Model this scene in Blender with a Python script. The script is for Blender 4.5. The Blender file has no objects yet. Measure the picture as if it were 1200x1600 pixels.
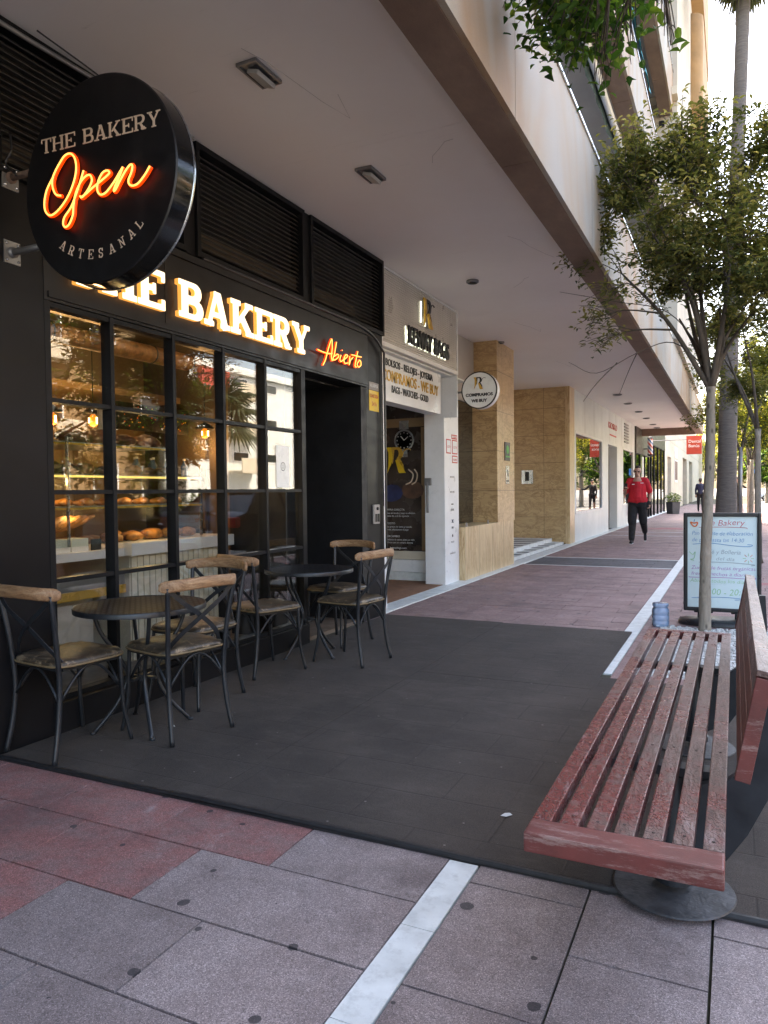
import bpy, bmesh, math, random
import numpy as np
from mathutils import Vector, Matrix, Euler, noise
rnd = random.Random(7)
S = bpy.context.scene
COL = S.collection
PI = math.pi

# ---------------------------------------------------------------- camera
cam_d = bpy.data.cameras.new('camera')
cam = bpy.data.objects.new('camera', cam_d); COL.objects.link(cam)
yaw, pitch, roll = .4468, -.0282, -.01165
fw = Vector((-math.sin(yaw)*math.cos(pitch), math.cos(yaw)*math.cos(pitch), math.sin(pitch)))
rt = Vector((math.cos(yaw), math.sin(yaw), 0)); up = rt.cross(fw)
rt2 = rt*math.cos(roll)+up*math.sin(roll); up2 = up*math.cos(roll)-rt*math.sin(roll)
m = Matrix((rt2, up2, -fw)).transposed().to_4x4(); m.translation = (0, 0, 1.25)
cam.matrix_world = m
cam_d.sensor_fit = 'VERTICAL'; cam_d.sensor_height = 36; cam_d.sensor_width = 27
cam_d.lens = 1145/1600*36; cam_d.clip_start = .05; cam_d.clip_end = 3000
S.camera = cam
# ---------------------------------------------------------------- sky, sun, exposure
SUN_AZ = Vector((-.72, .55, 0)).normalized(); SUN_EL = math.radians(52)
W = bpy.data.worlds.new('World'); S.world = W; W.use_nodes = True
nt = W.node_tree; nt.nodes.clear()
wo = nt.nodes.new('ShaderNodeOutputWorld'); bg = nt.nodes.new('ShaderNodeBackground')
sky = nt.nodes.new('ShaderNodeTexSky'); sky.sky_type = 'NISHITA'; sky.sun_disc = False
sky.sun_elevation = SUN_EL; sky.sun_rotation = math.atan2(SUN_AZ.x, SUN_AZ.y)
sky.air_density = 1.0; sky.dust_density = 4.0; sky.ozone_density = .6
bg.inputs['Strength'].default_value = .15
nt.links.new(sky.outputs[0], bg.inputs[0]); nt.links.new(bg.outputs[0], wo.inputs[0])
sd = bpy.data.lights.new('sun', 'SUN'); sd.energy = 3.4; sd.angle = math.radians(.53); sd.color = (1, .93, .82)
sun = bpy.data.objects.new('sun', sd); COL.objects.link(sun)
sv = Vector((SUN_AZ.x*math.cos(SUN_EL), SUN_AZ.y*math.cos(SUN_EL), math.sin(SUN_EL)))
sun.rotation_euler = sv.to_track_quat('Z', 'Y').to_euler(); sun.location = (0, 0, 30)
S.view_settings.view_transform = 'Standard'; S.view_settings.look = 'None'
S.view_settings.exposure = 3.3; S.view_settings.gamma = 1
S.view_settings.use_white_balance = True; S.view_settings.white_balance_temperature = 7600; S.view_settings.white_balance_tint = 12
cy = S.cycles
cy.use_denoising = True; cy.max_bounces = 12; cy.diffuse_bounces = 8; cy.glossy_bounces = 4
cy.transparent_max_bounces = 16; cy.transmission_bounces = 4; cy.caustics_reflective = False; cy.caustics_refractive = False
cy.sample_clamp_indirect = 6

# ---------------------------------------------------------------- node materials
class NT:
    def __init__(s, name):
        s.m = bpy.data.materials.new(name); s.m.use_nodes = True; s.t = s.m.node_tree
        s.b = s.t.nodes['Principled BSDF']; s.o = s.t.nodes['Material Output']
    def n(s, kind, **k):
        x = s.t.nodes.new('ShaderNode'+kind)
        for a, v in k.items(): setattr(x, a, v)
        return x
    def l(s, a, b): s.t.links.new(a, b)
    def co(s, which='Object'):
        if not hasattr(s, '_tc'): s._tc = s.n('TexCoord')
        return s._tc.outputs[which]
    def map(s, scale=(1, 1, 1), rot=(0, 0, 0), src=None):
        mp = s.n('Mapping'); mp.inputs['Scale'].default_value = scale; mp.inputs['Rotation'].default_value = rot
        s.l(src or s.co(), mp.inputs['Vector']); return mp.outputs[0]
    def noise(s, scale, detail=4, rough=.55, vec=None, dist=0):
        x = s.n('TexNoise'); x.inputs['Scale'].default_value = scale; x.inputs['Detail'].default_value = detail
        x.inputs['Roughness'].default_value = rough; x.inputs['Distortion'].default_value = dist
        s.l(vec or s.co(), x.inputs['Vector']); return x.outputs['Fac']
    def ramp(s, fac, stops, interp='LINEAR'):
        x = s.n('ValToRGB'); x.color_ramp.interpolation = interp
        e = x.color_ramp.elements
        while len(e) < len(stops): e.new(.5)
        for k, (p, c) in enumerate(stops):
            e[k].position = p; e[k].color = (c if isinstance(c, tuple) else (c, c, c))+(1,)
        s.l(fac, x.inputs[0]); return x.outputs[0]
    def mix(s, fac, a, b, mode='MIX'):
        x = s.n('Mix', data_type='RGBA', blend_type=mode)
        for i, v in ((0, fac), (6, a), (7, b)):
            if hasattr(v, 'links') or hasattr(v, 'node'): s.l(v, x.inputs[i])
            else: x.inputs[i].default_value = v if i == 0 else (tuple(v)+(1,))[:4]
        return x.outputs[2]
    def math(s, op, a, b=None):
        x = s.n('Math', operation=op)
        for i, v in ((0, a), (1, b)):
            if v is None: continue
            if hasattr(v, 'node'): s.l(v, x.inputs[i])
            else: x.inputs[i].default_value = v
        return x.outputs[0]
    def col(s, c):
        if hasattr(c, 'node'): s.l(c, s.b.inputs['Base Color'])
        else: s.b.inputs['Base Color'].default_value = tuple(c)+(1,)
    def rough(s, r):
        if hasattr(r, 'node'): s.l(r, s.b.inputs['Roughness'])
        else: s.b.inputs['Roughness'].default_value = r
    def bump(s, h, strength=.3, dist=.01):
        x = s.n('Bump'); x.inputs['Strength'].default_value = strength; x.inputs['Distance'].default_value = dist
        s.l(h, x.inputs['Height']); s.l(x.outputs[0], s.b.inputs['Normal'])

def plain(name, c, rough=.5, metal=0, var=.12, vs=6, bump=0, bs=60, bd=.002, spec=None, dirt=0):
    k = NT(name); v = k.noise(vs, 5)
    a = tuple(max(0, x*(1-var)) for x in c); b = tuple(min(1, x*(1+var)) for x in c)
    cc = k.ramp(v, [(.3, a), (.7, b)])
    if dirt:
        dn = k.noise(vs*2.3, 6, .7)
        cc = k.mix(k.ramp(dn, [(.5, 0.), (.75, dirt)]), cc, tuple(x*.45 for x in c))
    k.col(cc); k.b.inputs['Metallic'].default_value = metal
    rr = k.ramp(k.noise(vs*1.7, 4), [(.3, max(.02, rough-.1)), (.7, min(1, rough+.1))]); k.rough(rr)
    if bump: k.bump(k.noise(bs, 3), bump, bd)
    if spec is not None: k.b.inputs['Specular IOR Level'].default_value = spec
    return k.m
def emit(name, c, st, base=None):
    k = NT(name); k.col(base or c); k.b.inputs['Emission Color'].default_value = tuple(c)+(1,)
    k.b.inputs['Emission Strength'].default_value = st; k.rough(.4); return k.m
def glass_thin(name, tint, ior=1.6, refl=.02):
    k = NT(name); k.t.nodes.remove(k.b)
    tr = k.n('BsdfTransparent'); tr.inputs[0].default_value = tuple(tint)+(1,)
    gl = k.n('BsdfGlossy'); gl.inputs['Roughness'].default_value = refl; gl.inputs[0].default_value = (1, 1, 1, 1)
    lw = k.n('LayerWeight'); f0 = ((ior-1)/(ior+1))**2
    fr = k.math('ADD', f0, k.math('MULTIPLY', k.math('POWER', lw.outputs['Facing'], 5.), 1-f0))
    mx = k.n('MixShader'); k.l(fr, mx.inputs[0]); k.l(tr.outputs[0], mx.inputs[1]); k.l(gl.outputs[0], mx.inputs[2])
    k.l(mx.outputs[0], k.o.inputs[0]); return k.m

M = {}
def tiles(name, a, b, red):
    k = NT(name)
    at = k.n('Attribute'); at.attribute_name = 'tint'
    base = k.mix(k.ramp(k.noise(5, 5, .6), [(.3, 0.), (.7, 1.)]), a, b)
    redc = k.mix(k.ramp(k.noise(9, 6, .65), [(.42, 0.), (.62, 1.)]), red, tuple(x*.5+y*.5 for x, y in zip(red, a)))
    sep = k.n('SeparateColor'); k.l(at.outputs['Color'], sep.inputs[0])
    c = k.mix(sep.outputs[0], base, redc)
    c = k.mix(1., c, k.ramp(sep.outputs[1], [(0., .88), (1., 1.10)]), 'MULTIPLY')
    sp = k.n('TexVoronoi'); sp.inputs['Scale'].default_value = 420; k.l(k.co(), sp.inputs['Vector'])
    sc = k.n('SeparateColor'); k.l(sp.outputs['Color'], sc.inputs[0])
    c = k.mix(1., c, k.ramp(sc.outputs[0], [(0., .45), (.25, .8), (.8, 1.15), (1., 1.9)]), 'MULTIPLY')
    # worn pale scuffs, grime and gum spots
    c = k.mix(k.ramp(k.noise(1.7, 8, .75), [(.50, 0.), (.70, .6)]), c, (.055, .042, .045))
    c = k.mix(k.ramp(k.noise(3.1, 9, .85, dist=.4), [(.57, 0.), (.70, .55)]), c, (.42, .38, .38))
    gv = k.n('TexVoronoi'); gv.inputs['Scale'].default_value = 3.4; gv.voronoi_dimensions = '2D'
    wob = k.n('Mix', data_type='VECTOR'); wob.inputs[0].default_value = .018
    nn = k.n('TexNoise'); nn.inputs['Scale'].default_value = 22
    k.l(k.co(), nn.inputs['Vector']); k.l(k.co(), wob.inputs[4]); k.l(nn.outputs['Color'], wob.inputs[5])
    k.l(wob.outputs[1], gv.inputs['Vector'])
    gs = k.n('SeparateColor'); k.l(gv.outputs['Color'], gs.inputs[0])
    thr = k.math('MULTIPLY', gs.outputs[1], .075)
    gm = k.math('MULTIPLY', k.math('LESS_THAN', gv.outputs['Distance'], thr), k.math('GREATER_THAN', gs.outputs[0], .25))
    c = k.mix(k.math('MULTIPLY', gm, .85), c, (.025, .024, .028))
    k.col(c); k.rough(k.ramp(k.noise(30, 4), [(.3, .6), (.7, .85)]))
    k.bump(k.noise(260, 3, .7), .35, .0015)
    return k.m
M['tile'] = tiles('paving_tile', (.195, .155, .152), (.265, .22, .218), (.25, .112, .105))
M['tile_far'] = tiles('paving_tile_red_brown', (.21, .13, .125), (.28, .19, .18), (.34, .085, .09))
M['tile_dark'] = tiles('paving_tile_dark', (.07, .068, .075), (.10, .097, .105), (.3, .08, .08))
M['grout'] = plain('grout', (.055, .055, .035), .95, var=.7, vs=9, dirt=.8)
M['strip'] = plain('white_marble_strip', (.62, .66, .66), .45, var=.14, vs=9, bump=.15, bs=70, dirt=.5)
M['curbstone'] = plain('kerb_stone', (.42, .41, .39), .8, var=.2, vs=8, bump=.3, bs=90)
M['asphalt'] = plain('asphalt', (.10, .10, .102), .85, var=.25, vs=3, bump=.5, bs=300, bd=.003)
M['paint_white'] = plain('road_paint', (.7, .7, .68), .6, var=.15, vs=12, dirt=.3)
def mat_carpet():
    k = NT('door_matting')
    c = k.ramp(k.noise(1.6, 7, .6), [(.3, (.026, .021, .018)), (.7, (.056, .045, .038))])
    c = k.mix(1., c, k.ramp(k.noise(420, 2), [(.3, .5), (.7, 1.6)]), 'MULTIPLY')
    c = k.mix(k.ramp(k.noise(4.5, 9, .85), [(.64, 0.), (.78, .35)]), c, (.12, .11, .10))
    # dusty sweep marks
    c = k.mix(k.ramp(k.noise(2.2, 8, .75, vec=k.map((1, 5, 1))), [(.6, 0.), (.8, .3)]), c, (.10, .09, .08))
    v2 = k.n('TexVoronoi'); v2.voronoi_dimensions = '2D'; v2.inputs['Scale'].default_value = 5; k.l(k.co(), v2.inputs['Vector'])
    s2 = k.n('SeparateColor'); k.l(v2.outputs['Color'], s2.inputs[0])
    cr = k.math('MULTIPLY', k.math('LESS_THAN', v2.outputs['Distance'], k.math('MULTIPLY', s2.outputs[1], .03)), k.math('GREATER_THAN', s2.outputs[0], .6))
    c = k.mix(k.math('MULTIPLY', cr, .8), c, (.20, .18, .16))
    c = k.mix(k.ramp(k.noise(1.1, 5, .6, dist=1), [(.5, 0.), (.75, .4)]), c, (.03, .024, .02))
    br = k.n('TexBrick'); br.inputs['Scale'].default_value = 1; br.offset = .5; br.inputs['Brick Width'].default_value = .56; br.inputs['Row Height'].default_value = .28
    br.inputs['Mortar Size'].default_value = .006; br.inputs['Mortar Smooth'].default_value = 1; k.l(k.co(), br.inputs['Vector'])
    dst = k.noise(3.4, 9, .8, vec=k.map((1, 2.5, 1), (0, 0, .3)))
    c = k.mix(k.math('MULTIPLY', br.outputs['Fac'], .45), c, (.016, .013, .011))
    c = k.mix(k.ramp(dst, [(.52, 0.), (.70, .35)]), c, (.105, .09, .08))
    k.col(c); k.rough(.95)
    h = k.math('SUBTRACT', k.math('MULTIPLY', k.noise(500, 3, .8), .6), k.math('MULTIPLY', br.outputs['Fac'], .5))
    k.bump(k.math('ADD', h, k.math('MULTIPLY', k.noise(3, 4), 2.5)), .8, .004); return k.m
M['carpet'] = mat_carpet()
M['carpet_brown'] = plain('brown_carpet', (.20, .095, .05), .95, var=.2, vs=10, bump=.5, bs=400)
M['rubber'] = plain('black_rubber_edge', (.012, .012, .014), .55, var=.3, vs=20, bump=.3)
def blackpanel():
    k = NT('black_painted_metal')
    sw = k.noise(1.2, 2, .5, vec=k.map((.4, 1.2, 2.2)), dist=.5)
    k.col(k.ramp(sw, [(.3, (.007, .007, .008)), (.8, (.013, .013, .015))]))
    k.b.inputs['Specular IOR Level'].default_value = .16
    k.rough(k.ramp(k.noise(2.0, 3, .5, vec=k.map((1, 1, 2.6)), dist=1.2), [(.3, .30), (.7, .46)])); return k.m
M['black'] = blackpanel()
M['frame'] = plain('charcoal_frame_paint', (.010, .0105, .012), .40, var=.25, vs=5, spec=.15)
M['band'] = plain('charcoal_sign_band', (.020, .020, .021), .38, var=.2, vs=3, spec=.2)
M['louvre'] = plain('louvre_brown_black', (.040, .035, .028), .42, var=.25, vs=4)
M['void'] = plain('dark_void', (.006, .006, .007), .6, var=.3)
def soffit():
    k = NT('painted_soffit')
    c = k.ramp(k.noise(.8, 6, .6), [(.3, (.87, .83, .79)), (.7, (.92, .89, .86))])
    ln = k.noise(3, 3, .5, vec=k.map((6, .7, 1)))
    c = k.mix(k.ramp(k.noise(2.2, 9, .8, vec=k.map((.5, 7, 1)), dist=.6), [(.63, 0.), (.70, .35)]), c, (.32, .28, .26))
    k.col(c); k.rough(.7); k.bump(k.noise(25, 4), .1, .003); return k.m
M['soffit'] = soffit()
def fascia():
    k = NT('parapet_stone_panel')
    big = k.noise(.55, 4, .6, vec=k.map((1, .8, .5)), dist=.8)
    c = k.ramp(big, [(.36, (.37, .36, .335)), (.46, (.37, .315, .25)), (.56, (.34, .22, .13)), (.66, (.37, .32, .26))])  # tan patches: warm reflected light painted into the stone colour
    c = k.mix(1., c, k.ramp(k.noise(170, 3, .8), [(.3, .8), (.7, 1.14)]), 'MULTIPLY')
    st = k.noise(2.5, 8, .7, vec=k.map((1, 6, .35)))
    c = k.mix(k.ramp(st, [(.58, 0.), (.78, .4)]), c, (.30, .26, .22))
    k.col(c); k.rough(.75); k.bump(k.noise(220, 3), .3, .002); return k.m
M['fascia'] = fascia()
def beam():
    k = NT('brown_beam_stone')
    c = k.ramp(k.noise(1.7, 7, .65, vec=k.map((2, 1, 1))), [(.3, (.15, .095, .07)), (.55, (.21, .14, .105)), (.75, (.28, .20, .15))])
    c = k.mix(1., c, k.ramp(k.noise(190, 3, .8), [(.3, .8), (.7, 1.15)]), 'MULTIPLY')
    k.col(c); k.rough(.8); k.bump(k.noise(200, 3), .3, .002); return k.m
M['beam'] = beam()
M['cream'] = plain('cream_render', (.55, .49, .40), .85, var=.12, vs=1.2, bump=.2, bs=120, dirt=.3)
M['cream_light'] = plain('light_render', (.60, .54, .43), .85, var=.1, vs=1.5, dirt=.25)
M['tan'] = plain('tan_render', (.40, .25, .12), .8, var=.2, vs=2)
M['ochre'] = plain('ochre_render', (.26, .17, .085), .85, var=.1, vs=1)
M['greyrender'] = plain('grey_render', (.36, .34, .32), .8, var=.1, vs=1.5)
M['white_wall'] = plain('white_shopfront_panel', (.66, .70, .70), .4, var=.06, vs=1.5, dirt=.15)
M['white'] = plain('white_paint', (.74, .76, .77), .35, var=.05, vs=4, dirt=.12)
M['offwhite'] = plain('aluminium_white', (.55, .54, .50), .4, var=.08)
def sandstone(name, rot, a=(.44, .29, .14), b=(.62, .46, .25), c2=(.37, .22, .10), vert=False):
    k = NT(name)
    sc = (.9, .9, 2.6) if not vert else (7, 7, .45)
    v = k.map(sc, rot)
    wob = k.noise(1.4, 7, .68, vec=v, dist=2.2)
    vein = k.noise(3.2, 8, .70, vec=k.map(tuple(x*(.55 if i < 2 else 1.9) for i, x in enumerate(sc)), rot), dist=1.6)
    c = k.ramp(wob, [(.3, a), (.5, tuple((x+y)/2 for x, y in zip(a, b))), (.68, b)])
    c = k.mix(k.ramp(vein, [(.36, .6), (.47, 0.), (.56, 0.), (.66, .4)]), c, c2)
    for s_, sc_ in ((1.3, 5), (2.9, 8)):
        vn = k.math('ABSOLUTE', k.math('SUBTRACT', k.noise(s_, 6, .6, vec=k.map((1, 1, 1.9) if not vert else (3, 3, .4), (.5, .45, 0) if not vert else (0, 0, 0)), dist=1.4), .5))
        c = k.mix(k.ramp(vn, [(.0, .85), (.012, .5), (.035, 0.)]), c, tuple(x*.8 for x in c2))
    c = k.mix(k.ramp(k.noise(1.2, 5), [(.35, 0.), (.7, .65)]), c, tuple((x+y)/2 for x, y in zip(a, b)))
    br = k.n('TexBrick'); br.offset = 0; br.inputs['Scale'].default_value = 1; br.inputs['Mortar Size'].default_value = .004
    br.inputs['Brick Width'].default_value = .62 if vert else .95; br.inputs['Row Height'].default_value = 4 if vert else .62
    sx = k.n('SeparateXYZ'); k.l(k.co(), sx.inputs[0]); cx = k.n('CombineXYZ')
    ad = k.math('ADD', sx.outputs[0], sx.outputs[1]); k.l(ad, cx.inputs[0]); k.l(sx.outputs[2], cx.inputs[1]); k.l(cx.outputs[0], br.inputs['Vector'])
    c = k.mix(br.outputs['Fac'], c, (.16, .10, .05))
    k.col(c); k.rough(.28); k.bump(k.noise(30, 3), .05); return k.m
M['sand'] = sandstone('honey_marble', (.25, .3, 0))
M['sand_light'] = sandstone('pale_honey_marble', (0, 0, 0), (.55, .38, .18), (.72, .60, .40), (.45, .26, .10), True)
def wood(name, a, b, c3, scale=1, rough=.5):
    k = NT(name)
    v = k.map((2.5*scale, 12*scale, 12*scale))
    n1 = k.noise(3.2, 8, .7, vec=v, dist=1.0)
    c = k.ramp(n1, [(.3, a), (.5, b), (.72, c3)])
    g = k.noise(9, 6, .7, vec=k.map((1.5*scale, 40*scale, 40*scale)))
    c = k.mix(1., c, k.ramp(g, [(.35, .6), (.6, 1.1)]), 'MULTIPLY')
    k.col(c); k.rough(rough); k.bump(g, .4, .002); return k.m
M['railwood'] = wood('weathered_rail_wood', (.15, .075, .035), (.33, .19, .10), (.48, .33, .20))
def leather():
    k = NT('distressed_seat_leather')
    n1 = k.noise(9, 8, .78, dist=2.2)
    c = k.ramp(n1, [(.36, (.028, .022, .017)), (.52, (.050, .038, .026)), (.58, (.17, .125, .08)), (.70, (.34, .27, .18))])
    k.col(c); k.rough(k.ramp(n1, [(.3, .25), (.7, .55)])); k.bump(n1, .5, .004); return k.m
M['leather'] = leather()
M['piping'] = plain('seat_piping', (.16, .115, .06), .6, var=.3, vs=30)
M['steel'] = plain('black_blue_steel', (.024, .028, .034), .38, metal=.35, var=.35, vs=9, bump=.15, bs=120)
M['castiron'] = plain('dirty_cast_iron', (.045, .047, .052), .55, metal=.2, var=.5, vs=14, bump=.6, bs=60, bd=.004, dirt=.6)
def tabletop():
    k = NT('slotted_table_metal')
    br = k.n('TexBrick'); br.inputs['Scale'].default_value = 1; br.offset = .5
    br.inputs['Brick Width'].default_value = .085; br.inputs['Row Height'].default_value = .027; br.inputs['Mortar Size'].default_value = .0058
    k.l(k.map((1, 1, 1), (0, 0, -2.19)), br.inputs['Vector'])
    k.col(k.mix(br.outputs['Fac'], (.050, .055, .066), (.002, .002, .003))); k.b.inputs['Metallic'].default_value = .3
    k.rough(.5); k.bump(br.outputs['Fac'], .8, .004); return k.m
M['tabletop'] = tabletop()
def benchwood(name, x):
    k = NT(name)
    v = k.map((14, 1.6, 14)) if x else k.map((1.6, 14, 14))
    pn = k.noise(1.9, 8, .72); pn2 = k.noise(22, 8, .8)
    xs_ = k.n('SeparateXYZ'); k.l(k.co(), xs_.inputs[0])
    mask = k.math('ADD', k.math('ADD', k.math('MULTIPLY', pn, .6), k.math('MULTIPLY', pn2, .42)), k.math('ADD', k.math('MULTIPLY', xs_.outputs[0], .16), k.math('MULTIPLY', xs_.outputs[1], .012)))
    grain = k.noise(5, 6, .7, vec=v, dist=.8)
    red = k.ramp(k.noise(40, 4), [(.3, (.13, .030, .027)), (.7, (.22, .052, .044))])
    bare = k.ramp(grain, [(.3, (.075, .045, .038)), (.55, (.17, .11, .095)), (.75, (.30, .23, .21))])
    c = k.mix(k.ramp(mask, [(.485, 0.), (.56, .9)]), red, bare)
    c = k.mix(k.ramp(k.noise(1.3, 9, .8), [(.60, 0.), (.72, .5)]), c, (.36, .35, .34))
    # knife-scratched curls: a distorted ridge field
    wv = k.n('TexWave', wave_type='BANDS', bands_direction='DIAGONAL'); wv.inputs['Scale'].default_value = 38; wv.inputs['Distortion'].default_value = 14
    wv.inputs['Detail'].default_value = 3; wv.inputs['Detail Scale'].default_value = 1.6; k.l(k.map((1.0, .62, 1)), wv.inputs['Vector'])
    ridge = k.ramp(k.math('ADD', wv.outputs['Fac'], k.math('MULTIPLY', k.noise(7, 5, .7), .5)), [(.26, 0.), (.42, 1.), (1., 1.)])
    pale = k.noise(11, 9, .85, vec=k.map((1, .5, 1)), dist=1)
    c = k.mix(k.ramp(pale, [(.56, 0.), (.66, .55)]), c, (.42, .36, .36))
    c = k.mix(k.ramp(k.noise(30, 8, .8, vec=k.map((1, .25, 1))), [(.58, 0.), (.68, .7)]), c, (.05, .028, .024))
    c = k.mix(k.math('MULTIPLY', k.math('SUBTRACT', 1., ridge), .6), c, (.06, .03, .027))
    k.col(c); k.rough(k.ramp(mask, [(.45, .22), (.6, .42)]))
    h = k.math('ADD', k.math('MULTIPLY', ridge, .8), k.math('MULTIPLY', grain, .5))
    k.bump(h, .8, .0035); return k.m
M['benchwood'] = benchwood('worn_red_bench_paint', True)
def benchred():
    k = NT('red_bench_paint')
    c = k.ramp(k.noise(9, 6, .7), [(.3, (.10, .026, .023)), (.7, (.18, .043, .037))])
    c = k.mix(k.ramp(k.noise(8, 9, .88, vec=k.map((.5, 3, 3))), [(.52, 0.), (.60, .75)]), c, (.30, .20, .18))
    c = k.mix(k.ramp(k.noise(16, 6, .8), [(.62, 0.), (.70, .8)]), c, (.06, .035, .03))
    ge = k.n('NewGeometry'); c = k.mix(k.ramp(k.noise(3, 8, .8, vec=k.map((.5, 9, 9))), [(.60, 0.), (.68, .5)]), c, (.30, .23, .21))
    k.col(c); k.rough(.45); k.bump(k.noise(40, 6, .8), .5, .002); return k.m
M['benchred'] = benchred()
def bark(name, a, b, ring=False, sc=1.):
    k = NT(name)
    v = k.map((8*sc, 8*sc, 2*sc)) if not ring else k.map((2, 2, 22))
    n1 = k.noise(2.5, 8, .72, vec=v, dist=.6)
    c = k.ramp(n1, [(.3, a), (.7, b)])
    if not ring:
        kn = k.n('TexVoronoi'); kn.inputs['Scale'].default_value = 6; k.l(k.map((3, 3, 1.4)), kn.inputs['Vector'])
        c = k.mix(k.ramp(kn.outputs['Distance'], [(.0, .95), (.12, .8), (.26, 0.)]), c, tuple(x*.4 for x in a))
    k.col(c); k.rough(.9); k.bump(n1, .8, .012); return k.m
M['bark'] = bark('pale_bark', (.16, .14, .11), (.34, .30, .25))
M['bark_dark'] = bark('dark_twig_bark', (.05, .04, .032), (.11, .09, .07))
M['palmbark'] = bark('ringed_palm_bark', (.075, .065, .058), (.17, .15, .135), True)
def leaf(name, cols, trans=.35):
    k = NT(name)
    at = k.n('Attribute'); at.attribute_name = 'tint'
    sp = k.n('SeparateColor'); k.l(at.outputs['Color'], sp.inputs[0])
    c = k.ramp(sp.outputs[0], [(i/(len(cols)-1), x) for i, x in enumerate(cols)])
    k.col(c); k.rough(.6); k.b.inputs['Specular IOR Level'].default_value = .22
    tr = k.n('BsdfTranslucent'); k.l(k.mix(1., c, (1.5, 1.45, .8), 'MULTIPLY'), tr.inputs[0])
    mx = k.n('MixShader'); mx.inputs[0].default_value = trans
    k.l(k.b.outputs[0], mx.inputs[1]); k.l(tr.outputs[0], mx.inputs[2]); k.l(mx.outputs[0], k.o.inputs[0]); return k.m
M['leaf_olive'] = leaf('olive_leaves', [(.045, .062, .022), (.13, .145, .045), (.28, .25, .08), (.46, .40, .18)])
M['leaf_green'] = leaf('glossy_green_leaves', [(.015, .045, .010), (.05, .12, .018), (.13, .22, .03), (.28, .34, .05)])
M['leaf_yellow'] = leaf('sunlit_yellow_leaves', [(.035, .055, .015), (.10, .12, .02), (.24, .22, .03), (.40, .32, .04)], .5)
M['leaf_palm'] = leaf('palm_fronds', [(.02, .035, .018), (.05, .07, .035), (.12, .12, .07)], .25)
M['glass'] = glass_thin('shop_glass', (.93, .94, .93), 1.7, .003)
M['glass_case'] = glass_thin('case_glass', (.93, .97, .94), 1.4, .01)
M['glass_dark'] = glass_thin('tinted_glass', (.16, .18, .18), 2.2, .01)
M['chrome'] = plain('brushed_metal', (.45, .46, .47), .25, metal=.9, var=.1)
M['alu'] = plain('grey_metal', (.25, .25, .25), .4, metal=.6, var=.15)
M['signblack'] = plain('matt_black_sign_face', (.008, .008, .009), .42, var=.3, vs=8)
M['signrim'] = plain('glossy_black_rim', (.03, .032, .036), .12, metal=.7, var=.1)
M['ivory'] = plain('ivory_letters', (.75, .60, .46), .5, var=.04)
M['neon'] = emit('neon_tube', (1, .42, .10), .28)
M['neon_halo'] = emit('neon_red_halo', (1, .05, .003), .15, (.5, .05, .01))  # red halo of the neon, given as a glowing colour of its own
M['letter_face'] = emit('lit_letter_face', (1, .84, .56), .19, (.9, .85, .8))
M['letter_side'] = emit('lit_letter_side', (1, .40, .07), .11, (.8, .5, .2))
M['bulb'] = emit('filament_glow', (1, .62, .22), 1.6)
M['bulbglass'] = emit('amber_bulb_glass', (1, .26, .02), .13, (.6, .2, .03))
M['ribbed'] = plain('ribbed_aluminium', (.58, .56, .53), .35, metal=.15, var=.1, vs=2)
M['led_white'] = emit('halo_light', (.9, 1, .86), .28)
M['led_warm'] = emit('warm_shelf_strip', (1, .66, .18), .16)
M['ledsign'] = plain('light_box_face', (.80, .82, .80), .3, var=.03)
M['gold'] = plain('gold_letter', (.62, .36, .05), .3, metal=.25, var=.1)
M['inkblack'] = plain('black_letter', (.012, .012, .013), .35, var=.1)
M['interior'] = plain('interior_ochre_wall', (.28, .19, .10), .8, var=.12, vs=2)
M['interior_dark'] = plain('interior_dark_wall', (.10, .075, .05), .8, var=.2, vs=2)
M['floor_in'] = plain('interior_floor', (.16, .12, .09), .5, var=.2)
M['darkcrumb'] = plain('dark_screw', (.03, .02, .02), .5)
M['woodcream'] = plain('cream_slat_board', (.62, .58, .46), .55, var=.08, vs=6, dirt=.15)
M['pastry'] = plain('golden_crust', (.42, .17, .045), .55, var=.5, vs=22, bump=.5, bs=60)
M['pastry_dark'] = plain('dark_crust', (.17, .07, .03), .6, var=.5, vs=20, bump=.5, bs=60)
M['sugar'] = plain('sugar_dust', (.72, .62, .52), .8, var=.2, vs=30)
M['bluebottle'] = plain('blue_bottle_plastic', (.05, .10, .25), .2, var=.2)
M['redcloth'] = plain('red_cotton', (.50, .010, .022), .8, var=.15, vs=9, bump=.2, bs=40, bd=.006)
M['blackcloth'] = plain('black_cotton', (.010, .010, .012), .85, var=.3, vs=9)
M['navycloth'] = plain('navy_cotton', (.012, .016, .05), .8, var=.2)
M['skin'] = plain('skin', (.42, .24, .17), .5, var=.06, vs=8)
M['hair'] = plain('dark_hair', (.02, .013, .01), .6, var=.4, vs=60, bump=.5, bs=200)
M['carblue'] = plain('dark_blue_car_paint', (.010, .018, .045), .12, metal=.3, var=.05)
M['carwhite'] = plain('white_car_paint', (.75, .76, .77), .15, var=.03)
M['cargrey'] = plain('grey_car_paint', (.10, .12, .13), .15, metal=.4, var=.05)
M['carglass'] = plain('car_window', (.02, .03, .035), .04, var=.1)
M['tyre'] = plain('tyre_rubber', (.015, .015, .016), .8, var=.2)
M['redlight'] = plain('tail_light_red', (.45, .01, .01), .2, var=.1)
M['poster_dark'] = plain('dark_poster_film', (.045, .032, .026), .25, var=.5, vs=3)
M['gravel'] = plain('pale_gravel', (.55, .56, .55), .9, var=.3, vs=50, bump=1, bs=60, bd=.02)
M['red'] = plain('brick_red_sign', (.42, .05, .03), .5, var=.08)
M['redpaint'] = plain('red_print', (.55, .04, .03), .5, var=.05)
M['green'] = plain('green_print', (.05, .35, .04), .5, var=.3, vs=25)
M['yellow'] = plain('yellow_print', (.75, .50, .02), .5, var=.08)
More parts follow.
